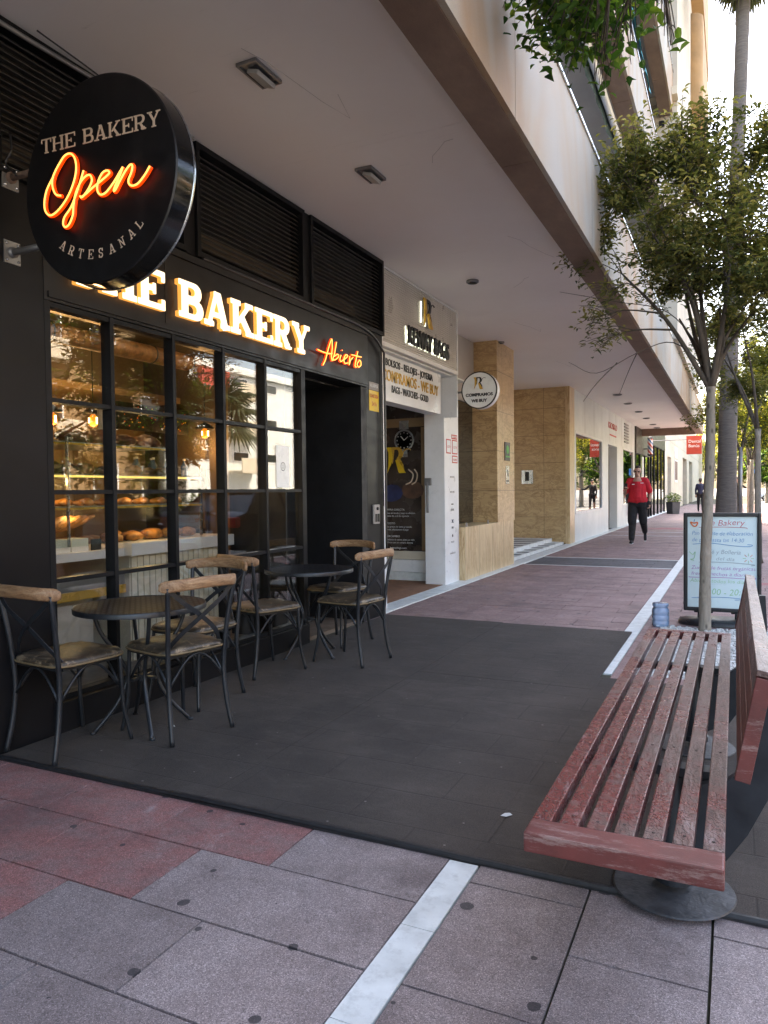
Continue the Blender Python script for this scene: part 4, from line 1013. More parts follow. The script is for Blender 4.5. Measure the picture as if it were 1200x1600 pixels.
# ================================================================= bag shop
K = thing('bag_shopfront', 'white handbag and watch shopfront with ribbed metal fascia and recessed door', 'shopfront', (-3.3, 8, 0))
XK = -3.24
b = MB(); b.box(XK-.3, XK-.012, 6.74, 9.02, 2.74, 3.555); b.build('fascia_box', 'offwhite', K)
b = MB()
for k in range(30):
    z = 2.792+k*.0248; b.box(XK-.010, XK+.0, 6.78, 8.98, z, z+.015)
b.build('ribbed_panel', 'ribbed', K)
b = MB(); b.box(XK-.0119, XK+.006, 6.74, 9.02, 2.74, 2.785); b.box(XK-.0119, XK+.006, 6.74, 9.02, 3.535, 3.555); b.box(XK-.0119, XK+.006, 6.74, 6.775, 2.786, 3.534); b.box(XK-.0119, XK+.006, 8.985, 9.02, 2.786, 3.534); b.build('fascia_trim', 'white', K)
def kr_logo(fr, h, d, parent, dark='inkblack', gold='gold', glow=None):
    """two overlapping serifed strokes: a black bowl with a tail and two gold legs"""
    o, ux, uy = [Vector(q) for q in fr]; n = ux.cross(uy).normalized()
    def poly(pts, z0, z1, name, mt):
        b = MB(); N = len(pts); P = [o+ux*x*h+uy*y*h for x, y in pts]
        b.add([p+n*z0 for p in P]+[p+n*z1 for p in P], [tuple(range(N-1, -1, -1)), tuple(range(N, 2*N))]+[(i, (i+1) % N, (i+1) % N+N, i+N) for i in range(N)])
        return b.build(name, mt, parent)
    poly([(-.36, 1), (-.16, 1), (-.10, .62), (-.16, .34), (-.34, 0), (-.28, .30), (-.27, .8)], .001, d, 'logo_gold_stroke', gold)
    poly([(.02, .50), (.12, .52), (.42, .06), (.46, 0), (.18, 0), (.14, .06)], .001, d*1.2, 'logo_gold_leg', gold)
    bow = [(-.20, 1), (.16, 1)]+[(.16+.17*math.sin(a), .76+.24*math.cos(a)) for a in (.4, .8, 1.2, 1.6, 2.0, 2.4, 2.8)]+[(.26, .48), (.36, .30), (.40, .05), (.26, .28), (.12, .50), (.06, .52), (.10, .60)]+[(.08+.09*math.sin(a), .76+.15*math.cos(a)) for a in (2.4, 1.6, .8, 0)]+[(-.02, .90), (-.06, .55), (-.10, .35), (-.18, .55), (-.12, .80)]
    poly(bow, .0005, d*.9, 'logo_black_bowl', dark)
    b = MB(); b.tube(catmull([(o+ux*x*h+uy*y*h+n*d*.5) for x, y in ((.30, .62), (.38, .84), (.52, .92), (.66, .88))], 5), [.02*h]*15+[.03*h], 6); b.build('logo_tail', dark, parent)
t = thing('shop_logo', 'black and gold serif monogram raised above KEWAY BAGS letters', 'logo sign', (XK, 7.9, 3.12))
b = MB(); b.box(XK+.003, XK+.006, 7.70, 8.06, 3.13, 3.44); 
kr_logo(FAC(7.90, 3.13, XK+.03), .32, .02, t)
b = MB(); b.tube([(XK+.010, 7.775, 3.17), (XK+.010, 7.785, 3.41)], .008, 6); b.tube([(XK+.010, 7.90, 3.15), (XK+.010, 7.89, 3.24)], .008, 6); b.build('halo_strip', 'led_white', t)
t = thing('shop_name_sign', 'condensed black KEWAY BAGS letters with pale halo light', 'letter sign', (XK, 7.95, 2.85))
text_mesh('KEWAY BAGS', .27, FAC(7.97, 2.865, XK+.024), 'lettering', 'inkblack', t, .012, bold=.003, width=1.24)
text_mesh('KEWAY BAGS', .27, FAC(7.958, 2.862, XK+.003), 'halo_light', 'led_white', t, .0008, bold=.001, width=1.24)
# shutter box with writing
b = MB(); b.box(XK-.30, XK-.13, 6.96, 8.74, 2.22, 2.735); sb = b.build('shutter_box', 'white', K)
text_mesh('BOLSOS - RELOJES - JOYERIA', .11, FAC(7.78, 2.60, XK-.128), 'lettering', 'inkblack', sb, .003, bold=.001, width=1.35)
text_mesh('COMPRAMOS - WE BUY', .17, FAC(7.83, 2.44, XK-.128), 'lettering', 'gold', sb, .003, bold=.002, width=1.62)
text_mesh('BAGS - WATCHES - GOLD', .11, FAC(7.78, 2.325, XK-.128), 'lettering', 'inkblack', sb, .003, bold=.001, width=1.05)
b = MB(); b.box(XK-.22, XK-.08, 6.71, 6.98, 0, 2.735); b.build('left_jamb', 'white', K)
b = MB(); b.box(-3.70, -3.42, 8.98, 9.52, 0, 2.735, b=.004); b.box(-3.42, XK, 8.98, 9.02, 2.2, 2.735); b.build('right_pillar', 'white', K)
b = MB(); b.box(-5.6, -3.46, 6.6, 10.8, .0, .016); b.build('entry_carpet', 'carpet_brown', K)
b = MB(); b.box(-5.6, -3.4, 6.6, 6.72, 0, 2.74); b.box(-5.6, -5.5, 6.72, 9.6, 0, 2.74); b.build('entry_wall', 'white_wall', K)
b = MB(); b.box(-5.6, -3.3, 6.6, 9.55, 2.72, 2.738); b.build('entry_ceiling', 'white_wall', K)
YD = 9.25
b = MB(); b.box(-4.8, -3.70, YD, YD+.06, .0, .13); dk = b.build('door_plinth', 'strip', K)
b = MB()
for x0, x1, z0, z1 in ((-3.80, -3.702, .135, 2.6), (-4.75, -4.66, .135, 2.6), (-4.659, -3.801, .135, .30), (-4.659, -3.801, 2.5, 2.6)): b.box(x0, x1, YD, YD+.05, z0, z1)
df = b.build('glazed_door', 'white', K)
b = MB(); b.box(-4.655, -3.805, YD+.02, YD+.03, .42, 2.5); b.build('poster_film', 'poster_dark', df)
b = MB(); b.box(-4.655, -3.805, YD+.02, YD+.03, .305, .418); b.build('lower_pane', 'cream_light', df)
yp = YD+.018
b = MB(); b.box(-3.87, -3.82, yp, yp+.001, .43, 2.12); b.box(-4.6, -3.82, yp, yp+.001, 2.13, 2.25); b.build('poster_strip', 'interior', df)
# watch and bags printed on the film
b = MB(); b.lathe([(.15, 0), (.15, -.004), (.125, -.005), (.125, 0)], 32, (-4.12, yp, 1.95), 'Y', cap=False); b.box(-4.19, -4.05, yp-.004, yp, 2.10, 2.22); b.box(-4.17, -4.07, yp-.004, yp, 1.72, 1.80); b.build('watch_case', 'chrome', df)
b = MB(); b.lathe([(.124, -.001), (.001, -.001)], 32, (-4.12, yp, 1.95), 'Y'); b.build('watch_dial', 'inkblack', df)
b = MB()
for k in range(12):
    a = k*PI/6; b.lathe([(.009, -.002), (.001, -.003)], 8, (-4.12+.105*math.cos(a), yp, 1.95+.105*math.sin(a)), 'Y')
b.tube([(-4.12, yp-.004, 1.95), (-4.06, yp-.004, 2.0)], .004, 4); b.tube([(-4.12, yp-.004, 1.95), (-4.17, yp-.004, 2.01)], .005, 4); b.build('watch_marks', 'white', df)
b = MB(); b.ball((-4.32, yp, 1.22), .16, 2, (1, .02, .75), 0, .2); b.build('printed_bag', 'printnavy', df)
b = MB(); b.ball((-4.0, yp, 1.26), .17, 2, (1, .02, .7), 0, .2); b.build('printed_bag', 'printbrown', df)
b = MB(); b.ball((-4.42, yp, 1.98), .10, 2, (.8, .02, .8), 0, .2); b.build('printed_bag', 'printbrown', df)
b = MB()
for dx in (0, .09): b.tube(catmull([(-4.06+dx, yp-.002, 1.55), (-3.99+dx*.7, yp-.002, 1.48), (-4.02+dx*.8, yp-.002, 1.38), (-4.10+dx, yp-.002, 1.34)], 5), .010, 5)
b.build('printed_watch_links', 'ivory', df)
kr_logo(((-4.26, yp-.004, 1.50), (1, 0, 0), (0, 0, 1)), .36, .004, df, 'gold', 'yellow')
for i, (s, z, sz) in enumerate((('COMPRA DIRECTA', .98, .038), ('tasacion en tienda y pago en efectivo', .935, .032), ('el mismo dia o al dia siguiente', .895, .032), ('DEPOSITO', .79, .038), ('fijamos precio de venta y cuando', .745, .032), ('se vende, efectuamos el pago', .705, .032), ('INTERCAMBIO', .61, .038), ('tu producto se valora entre un 10%', .565, .032), ('y 20% mas que en compra directa', .525, .032), ('kewaybags.com', .45, .04))):
    text_mesh(s, sz, ((-4.45 if i < 9 else -4.35, yp-.003, z-.0), (1, 0, 0), (0, 0, 1)), 'lettering', 'white', df, .0008, 'LEFT', sx=1.02)
b = MB(); b.box(-3.74, -3.715, YD-.03, YD, 1.0, 1.25, b=.005); b.build('door_handle', 'chrome', df)
b = MB(); b.box(-3.67, -3.64, 8.95, 8.975, .96, 1.36, b=.01); b.box(-3.70, -3.60, 8.955, 8.98, 1.32, 1.42, b=.01); kp = b.build('key_safe', 'alu', None); tag(kp, 'grey metal keypad box on white return beside shop door', 'keypad')
# printed marks on the pillars
for (yy, z, s, mt, sz, w_) in ((9.26, 1.42, 'BOLSOS', 'greyrender', .035, .16), (9.26, 1.22, 'RELOJES', 'greyrender', .035, .17), (9.26, .98, 'JOYAS', 'inkblack', .04, .12), (9.26, .74, 'ORO', 'inkblack', .04, .08), (9.26, .55, 'PLATA', 'greyrender', .035, .12), (9.26, .40, 'DIAMANTES', 'greyrender', .03, .20)):
    text_mesh(s, sz, FAC(yy, z, -3.418), 'printed_label', mt, K, .0008, width=w_)
b = MB(); b.box(-3.4195, -3.417, 9.22, 9.30, 1.06, 1.075); b.tube([(-3.4185, 9.235, .86), (-3.4185, 9.285, .82)], .006, 4); b.tube([(-3.4185, 9.285, .86), (-3.4185, 9.235, .82)], .006, 4); b.lathe([(.02, 0), (.02, .002)], 10, (-3.419, 9.26, .645), 'X'); b.build('printed_icon', 'inkblack', K)
for (y0, y1, z0, z1) in ((9.25, 9.46, 1.94, 2.0), (9.05, 9.22, 1.74, 1.93), (9.27, 9.47, 1.74, 1.93), (9.27, 9.47, 1.62, 1.72), (6.73, 6.92, 2.32, 2.46)):
    b = MB(); X = -3.4185 if y0 > 8 else XK-.079
    b.box(X-.001, X+.002, y0, y1, z0, z1); stk = b.build('warning_sticker', 'redpaint', K)
    b = MB(); b.box(X+.0022, X+.003, y0+.015, y1-.015, z0+.015, z1-.015)
    b.build('sticker_field', 'white', stk)
    text_mesh('ALARMA' if z1-z0 < .12 else 'CCTV', .045, FAC((y0+y1)/2, (z0+z1)/2-.02, X+.0035), 'lettering', 'redpaint', stk, .0004, width=(y1-y0)*.7)
text_mesh('7-8', .10, FAC(6.83, 2.17, XK-.0785), 'house_number', 'inkblack', K, .001)
for z in (1.85, 1.45, 1.05, .62): text_mesh('KEWAY', .035, FAC(6.84, z, XK-.0785), 'printed_label', 'greyrender', K, .0006, width=.12)
# round lit sign
t = thing('round_sign', 'small round white sign reading COMPRAMOS WE BUY beside the marble column', 'round sign', (-2.93, 8.95, 2.52))
b = MB(); b.lathe([(.001, 0), (.222, 0), (.228, .004)], 64, (0, 0, 0), 'Y'); b.build('face', 'ledsign', t, False)
b = MB(); b.lathe([(.222, -.002), (.236, -.002), (.236, .02), (.229, .02)], 64, (0, 0, 0), 'Y', cap=False); b.build('black_rim', 'inkblack', t, False)
b = MB(); b.lathe([(.234, .021), (.234, .12), (.001, .12)], 64, (0, 0, 0), 'Y'); b.build('drum', 'white', t, False, True, auto=30)

_l = Vector(t.location)
kr_logo(((_l.x-.015, _l.y-.001, _l.z+.01), (1, 0, 0), (0, 0, 1)), .155, .002, t)
text_mesh('COMPRAMOS', .052, ((_l.x, _l.y-.001, _l.z-.075), (1, 0, 0), (0, 0, 1)), 'lettering', 'inkblack', t, .001, bold=.0025, width=.36)
text_mesh('WE BUY', .052, ((_l.x, _l.y-.001, _l.z-.15), (1, 0, 0), (0, 0, 1)), 'lettering', 'inkblack', t, .001, bold=.0025, width=.21)
b = MB(); b.tube([(_l.x-.228, _l.y+.06, _l.z), (-3.415, _l.y+.06+.12, _l.z)], .014, 8); b.tube([(-3.41, 9.13, 2.43), (-3.41, 9.13, 2.60)], .012, 8); b.tube([(-3.41, 9.13, 2.60), (-3.40, 9.13, 2.72)], .004, 6); b.build('bracket_arm', 'alu', t, smooth=True)

# ================================================================= marble column, low wall, entrance recess
b = MB(); b.box(-3.95, -3.34, 9.53, 11.99, 0, .745, b=.004); tag(b.build('low_wall', 'sand_light'), 'pale honey marble low wall below the reflecting shop window', 'low wall')
t = thing('marble_column', 'honey marble column carrying green and silver plaques', 'column', (-3.5, 11.5, 0))
b = MB(); b.box(-3.80, -3.33, 11.05, 12.02, .746, 3.569, b=.003); b.build('shaft', 'sand', t)
t = thing('door_plaque', 'small green plaque with pale emblem on the marble column', 'plaque', (-3.33, 11.6, 1.9))
b = MB(); b.box(-3.329, -3.318, 11.43, 11.72, 1.72, 2.02, b=.002); b.build('plate', 'signblack', t)
b = MB(); b.lathe([(.07, 0), (.07, .003)], 20, (-3.317, 11.575, 1.90), 'X'); b.box(-3.317, -3.315, 11.46, 11.69, 1.775, 1.80); b.build('emblem', 'green', t)
t = thing('door_plaque', 'silver plaque with dark mark, lower of two plaques on the marble column', 'plaque', (-3.33, 11.6, 1.55))
b = MB(); b.box(-3.329, -3.320, 11.50, 11.68, 1.35, 1.64, b=.002); b.build('plate', 'chrome', t)
b = MB(); b.obox(Matrix.Translation((-3.319, 11.59, 1.52)) @ Matrix.Rotation(.5, 4, 'X'), .001, .02, .06); b.box(-3.3195, -3.318, 11.53, 11.65, 1.38, 1.41); b.build('emblem', 'signblack', t)
t = thing('display_window', 'shop window above the low marble wall reflecting parked cars', 'window', (-3.75, 10.3, .75))
b = MB(); b.box(-3.74, -3.73, 9.55, 11.04, .75, 2.60); b.build('pane', 'glass_dark', t)
b = MB(); b.box(-3.78, -3.70, 9.53, 11.04, 2.60, 3.56); b.box(-3.76, -3.71, 9.53, 9.56, .75, 2.6); b.box(-3.76, -3.71, 10.28, 10.31, .75, 2.6); b.box(-3.36, -3.34, 9.62, 9.64, .745, .80); b.box(-3.36, -3.34, 10.6, 10.62, .745, .80); b.build('window_frame', 'greyrender', t)
b = MB(); b.box(-5.5, -5.4, 9.6, 12, 0, 3.5); b.build('backing', 'interior_dark', t)
t = thing('entrance_wall', 'veined honey marble wall of the residents entrance recess', 'wall', (-4, 16.8, 0))
b = MB(); b.box(-6.2, -3.46, 16.75, 16.95, .02, 3.569); b.build('wall', 'sand', t)
b = MB(); b.box(-3.459, -3.36, 16.74, 17.28, .0, 3.569); b.build('end_pier', 'sand_light', t)
b = MB(); b.box(-6.3, -6.2, 12, 16.9, 0, 3.57); b.build('rear_wall', 'sand', t)
t = thing('intercom', 'steel intercom panel on the entrance recess wall', 'intercom', (-4.3, 16.74, 1.5))
b = MB(); b.box(-4.47, -4.20, 16.725, 16.748, 1.38, 1.70, b=.004); b.build('plate', 'chrome', t)
b = MB(); b.box(-4.38, -4.29, 16.715, 16.7245, 1.45, 1.66); b.build('screen', 'signblack', t)
t = thing('entrance_steps', 'pale marble entrance steps with black grip strips', 'steps', (-4, 14.5, 0))
b = MB(); b.box(-6.2, -3.50, 12.05, 16.7, .0, .06); b.box(-6.2, -3.75, 12.1, 16.65, .061, .14); b.build('tread', 'strip', t)
b = MB()
for k in range(7): b.box(-6.0+.0, -3.52, 12.5+k*.56, 12.5+k*.56+.10, .1405 if False else .0605, .066)
for k in range(7): b.box(-6.0, -3.78, 12.5+k*.56, 12.6+k*.56, .141, .146)
b.build('grip_strips', 'rubber', t)

# ================================================================= white shopfront
Wt = thing('white_shopfront', 'white panelled shopfront with a wide window and narrow doorway', 'shopfront', (-3.36, 22.5, 0)); XW = -3.36
b = MB()
b.box(-3.6, XW, 17.285, 21.3, 0, .66); b.box(-3.6, XW, 17.285, 17.36, .661, 2.62); b.box(-3.6, XW, 21.2, 22.3, .661, 2.62); b.box(-3.6, XW, 17.285, 28.6, 2.621, 3.569)
b.box(-3.6, XW, 21.301, 22.3, 0, .66); b.box(-3.6, XW, 24.1, 25.4, 0, 2.62); b.box(-3.6, XW, 25.401, 28.6, 0, .66); b.box(-3.6, XW, 28.2, 28.6, .661, 2.62); b.box(-3.6, XW, 22.301, 24.099, 2.56, 2.62)
b.build('wall_panel', 'white_wall', Wt)
for y in (18.6, 19.9, 21.2, 22.5, 23.8, 25.1, 26.4, 27.7): b = MB(); b.box(XW+.0005, XW+.002, y, y+.012, 2.63, 3.56); b.build('panel_joint', 'greyrender', Wt)
for y0, y1, nm in ((17.36, 21.2, 'wide'), (25.4, 28.2, 'far')):
    b = MB(); b.box(-3.42, XW+.01, y0+.001, y0+.05, .665, 2.615); b.box(-3.42, XW+.01, y1-.05, y1-.001, .665, 2.615); b.box(-3.42, XW+.01, y0+.051, y1-.051, .665, .72); b.box(-3.42, XW+.01, y0+.051, y1-.051, 2.56, 2.615); wf = b.build('window', 'white', Wt)
    b = MB(); b.box(-3.40, -3.39, y0+.051, y1-.051, .72, 2.56); b.build('pane', 'glass_dark', wf)
b = MB(); b.box(-3.75, -3.72, 22.3, 24.1, 0, 2.56); b.build('recess_door', 'greyrender', Wt)
b = MB(); b.box(-4.4, -4.3, 17.3, 28.5, 0, 3.5); b.build('inner_wall', 'greyrender', Wt)
text_mesh('KIOSKO', .26, FAC(23.2, 3.05, XW+.001), 'lettering', 'redpaint', Wt, .004, width=1.7)
b = MB(); b.box(XW+.001, XW+.008, 22.6, 23.9, 2.84, 2.88); b.build('sign_underline', 'redpaint', Wt)
b = MB()
for k in range(7): b.box(XW+.001, XW+.03, 25.7, 26.7, 2.80+k*.10, 2.85+k*.10)
b.build('vent_louvres', 'alu', Wt)
b = MB(); b.box(-3.19, -3.17, 26.5, 27.3, .35, 1.1); tag(b.build('notice_board', 'white'), 'white notice propped low against the shopfront behind the man in red', 'notice')

# ================================================================= dark glazed shopfront
Dk = thing('dark_shopfront', 'dark framed glazed shopfront under a brown sign panel', 'shopfront', (-3.3, 33, 0))
b = MB(); b.box(-3.5, -3.30, 28.62, 33.5, 2.58, 3.56); b.build('sign_panel', 'louvre', Dk)
for y in (28.62, 30.2, 31.8, 33.4, 34.4, 35.8, 37.6, 39.4, 41.17): b = MB(); b.box(-3.42, -3.33, y, y+.12, 0, 2.579 if y < 33 else 3.2); b.build('post', 'frame', Dk)
b = MB(); b.box(-3.38, -3.37, 28.75, 41.2, .05, 3.2); b.build('pane', 'glass_dark', Dk)
b = MB(); b.box(-3.45, -3.32, 33.5, 41.3, 3.2, 4.2); b.build('lintel', 'louvre', Dk)
b = MB(); b.box(-3.34, -3.30, 30.6, 31.0, 0, 2.5); b.build('white_post', 'white', Dk)
b = MB(); b.box(-5, -4.9, 28.6, 41.3, 0, 4); b.build('inner_wall', 'interior_dark', Dk)
t = thing('barber_pole', 'red white and blue striped barber pole high on dark shopfront', 'barber pole', (-3.05, 31, 2.6))
segs = ['blue', 'white', 'redpaint', 'white', 'blue', 'white', 'redpaint', 'white', 'blue']
b = MB()
N = 24; H = .62
for i in range(N):
    for k in range(12):
        a0, a1 = 2*PI*k/12, 2*PI*(k+1)/12; z0, z1 = i*H/N, (i+1)*H/N
        mi = ((i+k*2)//3) % 4
        b.add([(.10*math.cos(a0), .10*math.sin(a0), z0), (.10*math.cos(a1), .10*math.sin(a1), z0), (.10*math.cos(a1), .10*math.sin(a1), z1), (.10*math.cos(a0), .10*math.sin(a0), z1)], [(0, 1, 2, 3)], mi={0: 0, 1: 1, 2: 2, 3: 1}[mi])
b.build('striped_cylinder', ['blue', 'white', 'redpaint'], t, False)
b = MB(); b.lathe([(.001, -.08), (.09, -.06), (.115, 0)], 16); b.lathe([(.115, H), (.09, H+.06), (.001, H+.09)], 16); b.box(-.26, -.10, -.02, .02, .2, .24); b.build('cap', 'signblack', t, False)

# ================================================================= far stone building
Sb = thing('stone_building', 'cream stone building beyond the canopy with tall dark doorways', 'building', (-3.4, 60, 0))
b = MB()
y = 41.3
for (y0, y1, z0) in ((41.3, 43.0, 0), (43.0, 45.6, 3.0), (45.6, 56, 0), (56, 61, 3.4), (61, 64, 0), (64, 69, 3.4), (69, 90, 0)): b.box(-6, -3.34, y0, y1-.002, z0, 6.2)
b.build('wall', 'cream_light', Sb)
b = MB(); b.box(-3.9, -3.8, 43, 45.6, 0, 3.0); b.box(-3.9, -3.8, 56, 61, 0, 3.4); b.box(-3.9, -3.8, 64, 69, 0, 3.4); b.build('door', 'frame', Sb)
b = MB(); b.box(-3.339, -3.31, 48, 50.4, 1.6, 3.0); b.box(-3.339, -3.31, 48, 50.4, 3.1, 3.8); pf = b.build('wall_panel', 'white', Sb)
b = MB(); b.box(-3.309, -3.30, 48.2, 50.2, 1.75, 2.9); b.build('print', 'beam', pf)
b = MB()
for z in (3.9, 4.5, 5.1): 
    for k in range(8): b.box(-3.338, -3.332, 41.5, 89, z, z+.012)
b.build('stone_course', 'greyrender', Sb)
t = thing('projecting_sign', 'square brick red hanging sign with white Dental Banus lettering', 'hanging sign', (-1.5, 32, 3.0))
b = MB(); b.box(-1.77, -1.20, 32, 32.10, 2.60, 3.34, b=.01); b.build('panel', 'red', t)
text_mesh('Dental', .17, ((-1.70, 31.996, 3.06), (1, 0, 0), (0, 0, 1)), 'lettering', 'white', t, .003, 'LEFT', width=.44)
text_mesh('Banús', .17, ((-1.70, 31.996, 2.88), (1, 0, 0), (0, 0, 1)), 'lettering', 'white', t, .003, 'LEFT', width=.40)
b = MB(); b.tube([(-3.3, 32.05, 3.2), (-1.77, 32.05, 3.2)], .02, 6); b.build('arm', 'alu', t)
t = thing('planter', 'charcoal square planter with leafy plant by the far shopfront', 'planter', (-2.7, 38, 0))
b = MB(); b.lathe([(.28, 0), (.33, .58), (.30, .58), (.28, .5), (.001, .5)], 4); b.build('pot', 'planter', t, False)
def leaves(b, c, n, rad, size, q, sc=(1, 1, 1), tint=(0, 1), droop=0):
    for k in range(n):
        while True:
            p = Vector((q.uniform(-1, 1), q.uniform(-1, 1), q.uniform(-1, 1)))
            if p.length < 1: break
        p = Vector((p.x*rad*sc[0], p.y*rad*sc[1], p.z*rad*sc[2]))+Vector(c); one_leaf(b, p, size*q.uniform(.7, 1.3), q, tint, droop)
def one_leaf(b, p, s, q, tint=(0, 1), droop=0, wid=.42, hi=False):
    a = q.uniform(0, 2*PI); d = Vector((math.cos(a), math.sin(a), q.uniform(-.7, .6)-droop)).normalized()
    sd = d.cross(Vector((q.uniform(-.5, .5), q.uniform(-.5, .5), 1))).normalized(); up_ = sd.cross(d)
    w = s*wid*.5; tt = (min(1, max(0, q.uniform(*tint))), q.random(), 0)
    if hi:
        f = up_*w*.45; s1 = p+d*s*.38; s2 = p+d*s*.72-up_*s*.05; tp = p+d*s-up_*s*.14
        l1 = p+d*s*.26+sd*w*.92+f; l2 = p+d*s*.62+sd*w*.88+f; r1 = p+d*s*.26-sd*w*.92+f; r2 = p+d*s*.62-sd*w*.88+f
        b.add([p, s1, s2, tp, l1, l2, r1, r2], [(0, 6, 1), (0, 1, 4), (1, 6, 7, 2), (1, 2, 5, 4), (2, 7, 3), (2, 3, 5)], tt); return
    m1 = p+d*s*.45
    b.add([p, m1+sd*w+up_*w*.5, p+d*s-up_*s*.12, m1-sd*w+up_*w*.5, m1], [(0, 4, 1), (1, 4, 2), (2, 4, 3), (3, 4, 0)], tt)
q = random.Random(5); b = MB(); leaves(b, (0, 0, .75), 420, .36, .12, q, (1, 1, .7)); b.build('foliage', 'leaf_green', t, False)

# ================================================================= chairs and tables
def chair():
    t = thing('cafe_chair', 'x', 'chair', (0, 0, 0), 0, 'cross back chairs at the cafe tables')
    SH = .435; hw, hd = .185, .19
    b = MB()                                                        # seat pad: rounded square, domed, with buttoned edge
    N = 40; rings = []
    def sq(k, r, z): a = 2*PI*k/N; c, s_ = math.cos(a), math.sin(a); e = .42; return (r*(hw+.015)*math.copysign(abs(c)**e, c), r*(hd+.01)*math.copysign(abs(s_)**e, s_)*(1-.0*c), z)
    for r, z in ((.93, SH), (1.0, SH+.008), (1.0, SH+.02), (.93, SH+.033), (.7, SH+.040), (.35, SH+.043), (.02, SH+.043)): rings.append([sq(k, r, z+.002*math.sin(k*1.9)*(r > .6)) for k in range(N)])
    v = [p for g_ in rings for p in g_]; f = [(i*N+k, i*N+(k+1) % N, (i+1)*N+(k+1) % N, (i+1)*N+k) for i in range(len(rings)-1) for k in range(N)]
    f += [tuple(range(N-1, -1, -1)), tuple((len(rings)-1)*N+k for k in range(N))]
    b.add(v, f); b.build('seat', 'leather', t, False, True, auto=60)
    b = MB(); pts = [Vector(sq(k, 1.01, SH+.006)) for k in range(N)]; b.tube(pts+[pts[0]], .0055, 6, cap=False); b.build('seat_piping', 'piping', t, False, True)
    # chair faces +y: back at -y
    for s in (-1, 1):
        b = MB(); b.tube(catmull([(s*.165, .165, SH), (s*.168, .17, .30), (s*.172, .178, .16), (s*.192, .205, .0)], 6), .0105, 8); b.build('leg', 'steel', t, False, True)
        b = MB(); b.tube(catmull([(s*.188, -.225, 0), (s*.176, -.195, .15), (s*.172, -.18, .30), (s*.176, -.185, SH), (s*.186, -.205, .60), (s*.205, -.235, .78)], 6), .0125, 8); b.build('leg', 'steel', t, False, True)
    b = MB()                                                        # crossed back straps
    for s in (-1, 1):
        P = catmull([(-s*.205, -.232, .775), (-s*.12, -.238, .70), (0, -.225+.006*s, .62), (s*.11, -.195, .53), (s*.17, -.150, SH+.012)], 5)
        for a, c in zip(P[:-1], P[1:]):
            d = (c-a); L_ = d.length; d.normalize(); n_ = d.cross(Vector((0, 1, 0))).normalized(); y_ = n_.cross(d)
            mt = Matrix((n_, y_, d)).transposed().to_4x4(); mt.translation = (a+c)/2
            b.obox(mt, .0115, .0022, L_/2*1.04)
    b.build('cross_straps', 'steel', t, False)
    b = MB()                                                        # bentwood rail
    P = catmull([(-.235, -.205, .782), (-.16, -.262, .79), (-.06, -.285, .795), (.06, -.285, .795), (.16, -.262, .79), (.235, -.205, .782)], 6)
    n = 12; v = []
    for i, p in enumerate(P):
        d = P[min(i+1, len(P)-1)]-P[max(i-1, 0)]; d.z = 0; d.normalize(); nn = Vector((-d.y, d.x, 0))
        e = min(i, len(P)-1-i); k_ = 1 if e > 1 else (.55, .88)[e]
        for k in range(n):
            a = 2*PI*k/n; c, s_ = math.cos(a), math.sin(a)
            v.append(p+nn*(.0135*k_*math.copysign(abs(c)**.6, c))+Vector((0, 0, (.030*k_)*math.copysign(abs(s_)**.6, s_))))
    L_ = len(P); f = [(i*n+k, i*n+(k+1) % n, (i+1)*n+(k+1) % n, (i+1)*n+k) for i in range(L_-1) for k in range(n)]+[tuple(range(n-1, -1, -1)), tuple((L_-1)*n+k for k in range(n))]
    b.add(v, f); b.build('top_rail', 'railwood', t, False, True, auto=70)
    b = MB()                                                        # bowed braces under the seat
    def arc(a, c, drop=.14):
        a = Vector(a); c = Vector(c); P = []
        for k in range(13):
            u = k/12; x = 1-abs(2*u-1); z = SH-.012-drop*(1-math.sin(PI*u))**1.0
            P.append(a.lerp(c, u*.94+.03)*1+Vector((0, 0, z)))
        b.tube(P, .007, 6)
    F = [(-.165, .165, 0), (.165, .165, 0), (.172, -.182, 0), (-.172, -.182, 0)]
    for i in range(4): arc(F[i], F[(i+1) % 4])
    b.build('brace', 'steel', t, False, True)
    b = MB(); b.box(-.165, .165, -.175, -.16, SH-.018, SH-.002); b.box(-.165, .165, .155, .17, SH-.018, SH-.002); b.box(-.172, -.157, -.159, .154, SH-.018, SH-.002); b.box(.157, .172, -.159, .154, SH-.018, SH-.002); b.build('seat_frame', 'steel', t, False)
    return t
c0 = chair()
def face(dx, dy): return math.atan2(-dx, dy)
CH = [(-2.965, 2.575, face(.10, .99), 'nearest cafe chair with pale wood rail, against the black side panel'),
      (-2.655, 2.98, face(-.97, .22), 'cafe chair on the open side of the first table, honey coloured rail'),
      (-2.93, 3.46, face(.0, -1), 'cafe chair on the far side of first table, partly behind another chair'),
      (-2.96, 4.23, face(.34, .94), 'cafe chair on the near side of the second table with shiny tan seat'),
      (-2.96, 5.27, face(-.15, -.99), 'cafe chair on the far side of second table, in front of dark doorway'),
      (-2.55, 4.74, face(-.99, .12), 'cafe chair on the open side of second table, farthest from the window')]
for i, (x, y, rz, lab) in enumerate(CH):
    c = c0 if i == 0 else dup(c0); c.location = (x, y, .013); c.rotation_euler = (0, 0, rz); c['label'] = lab
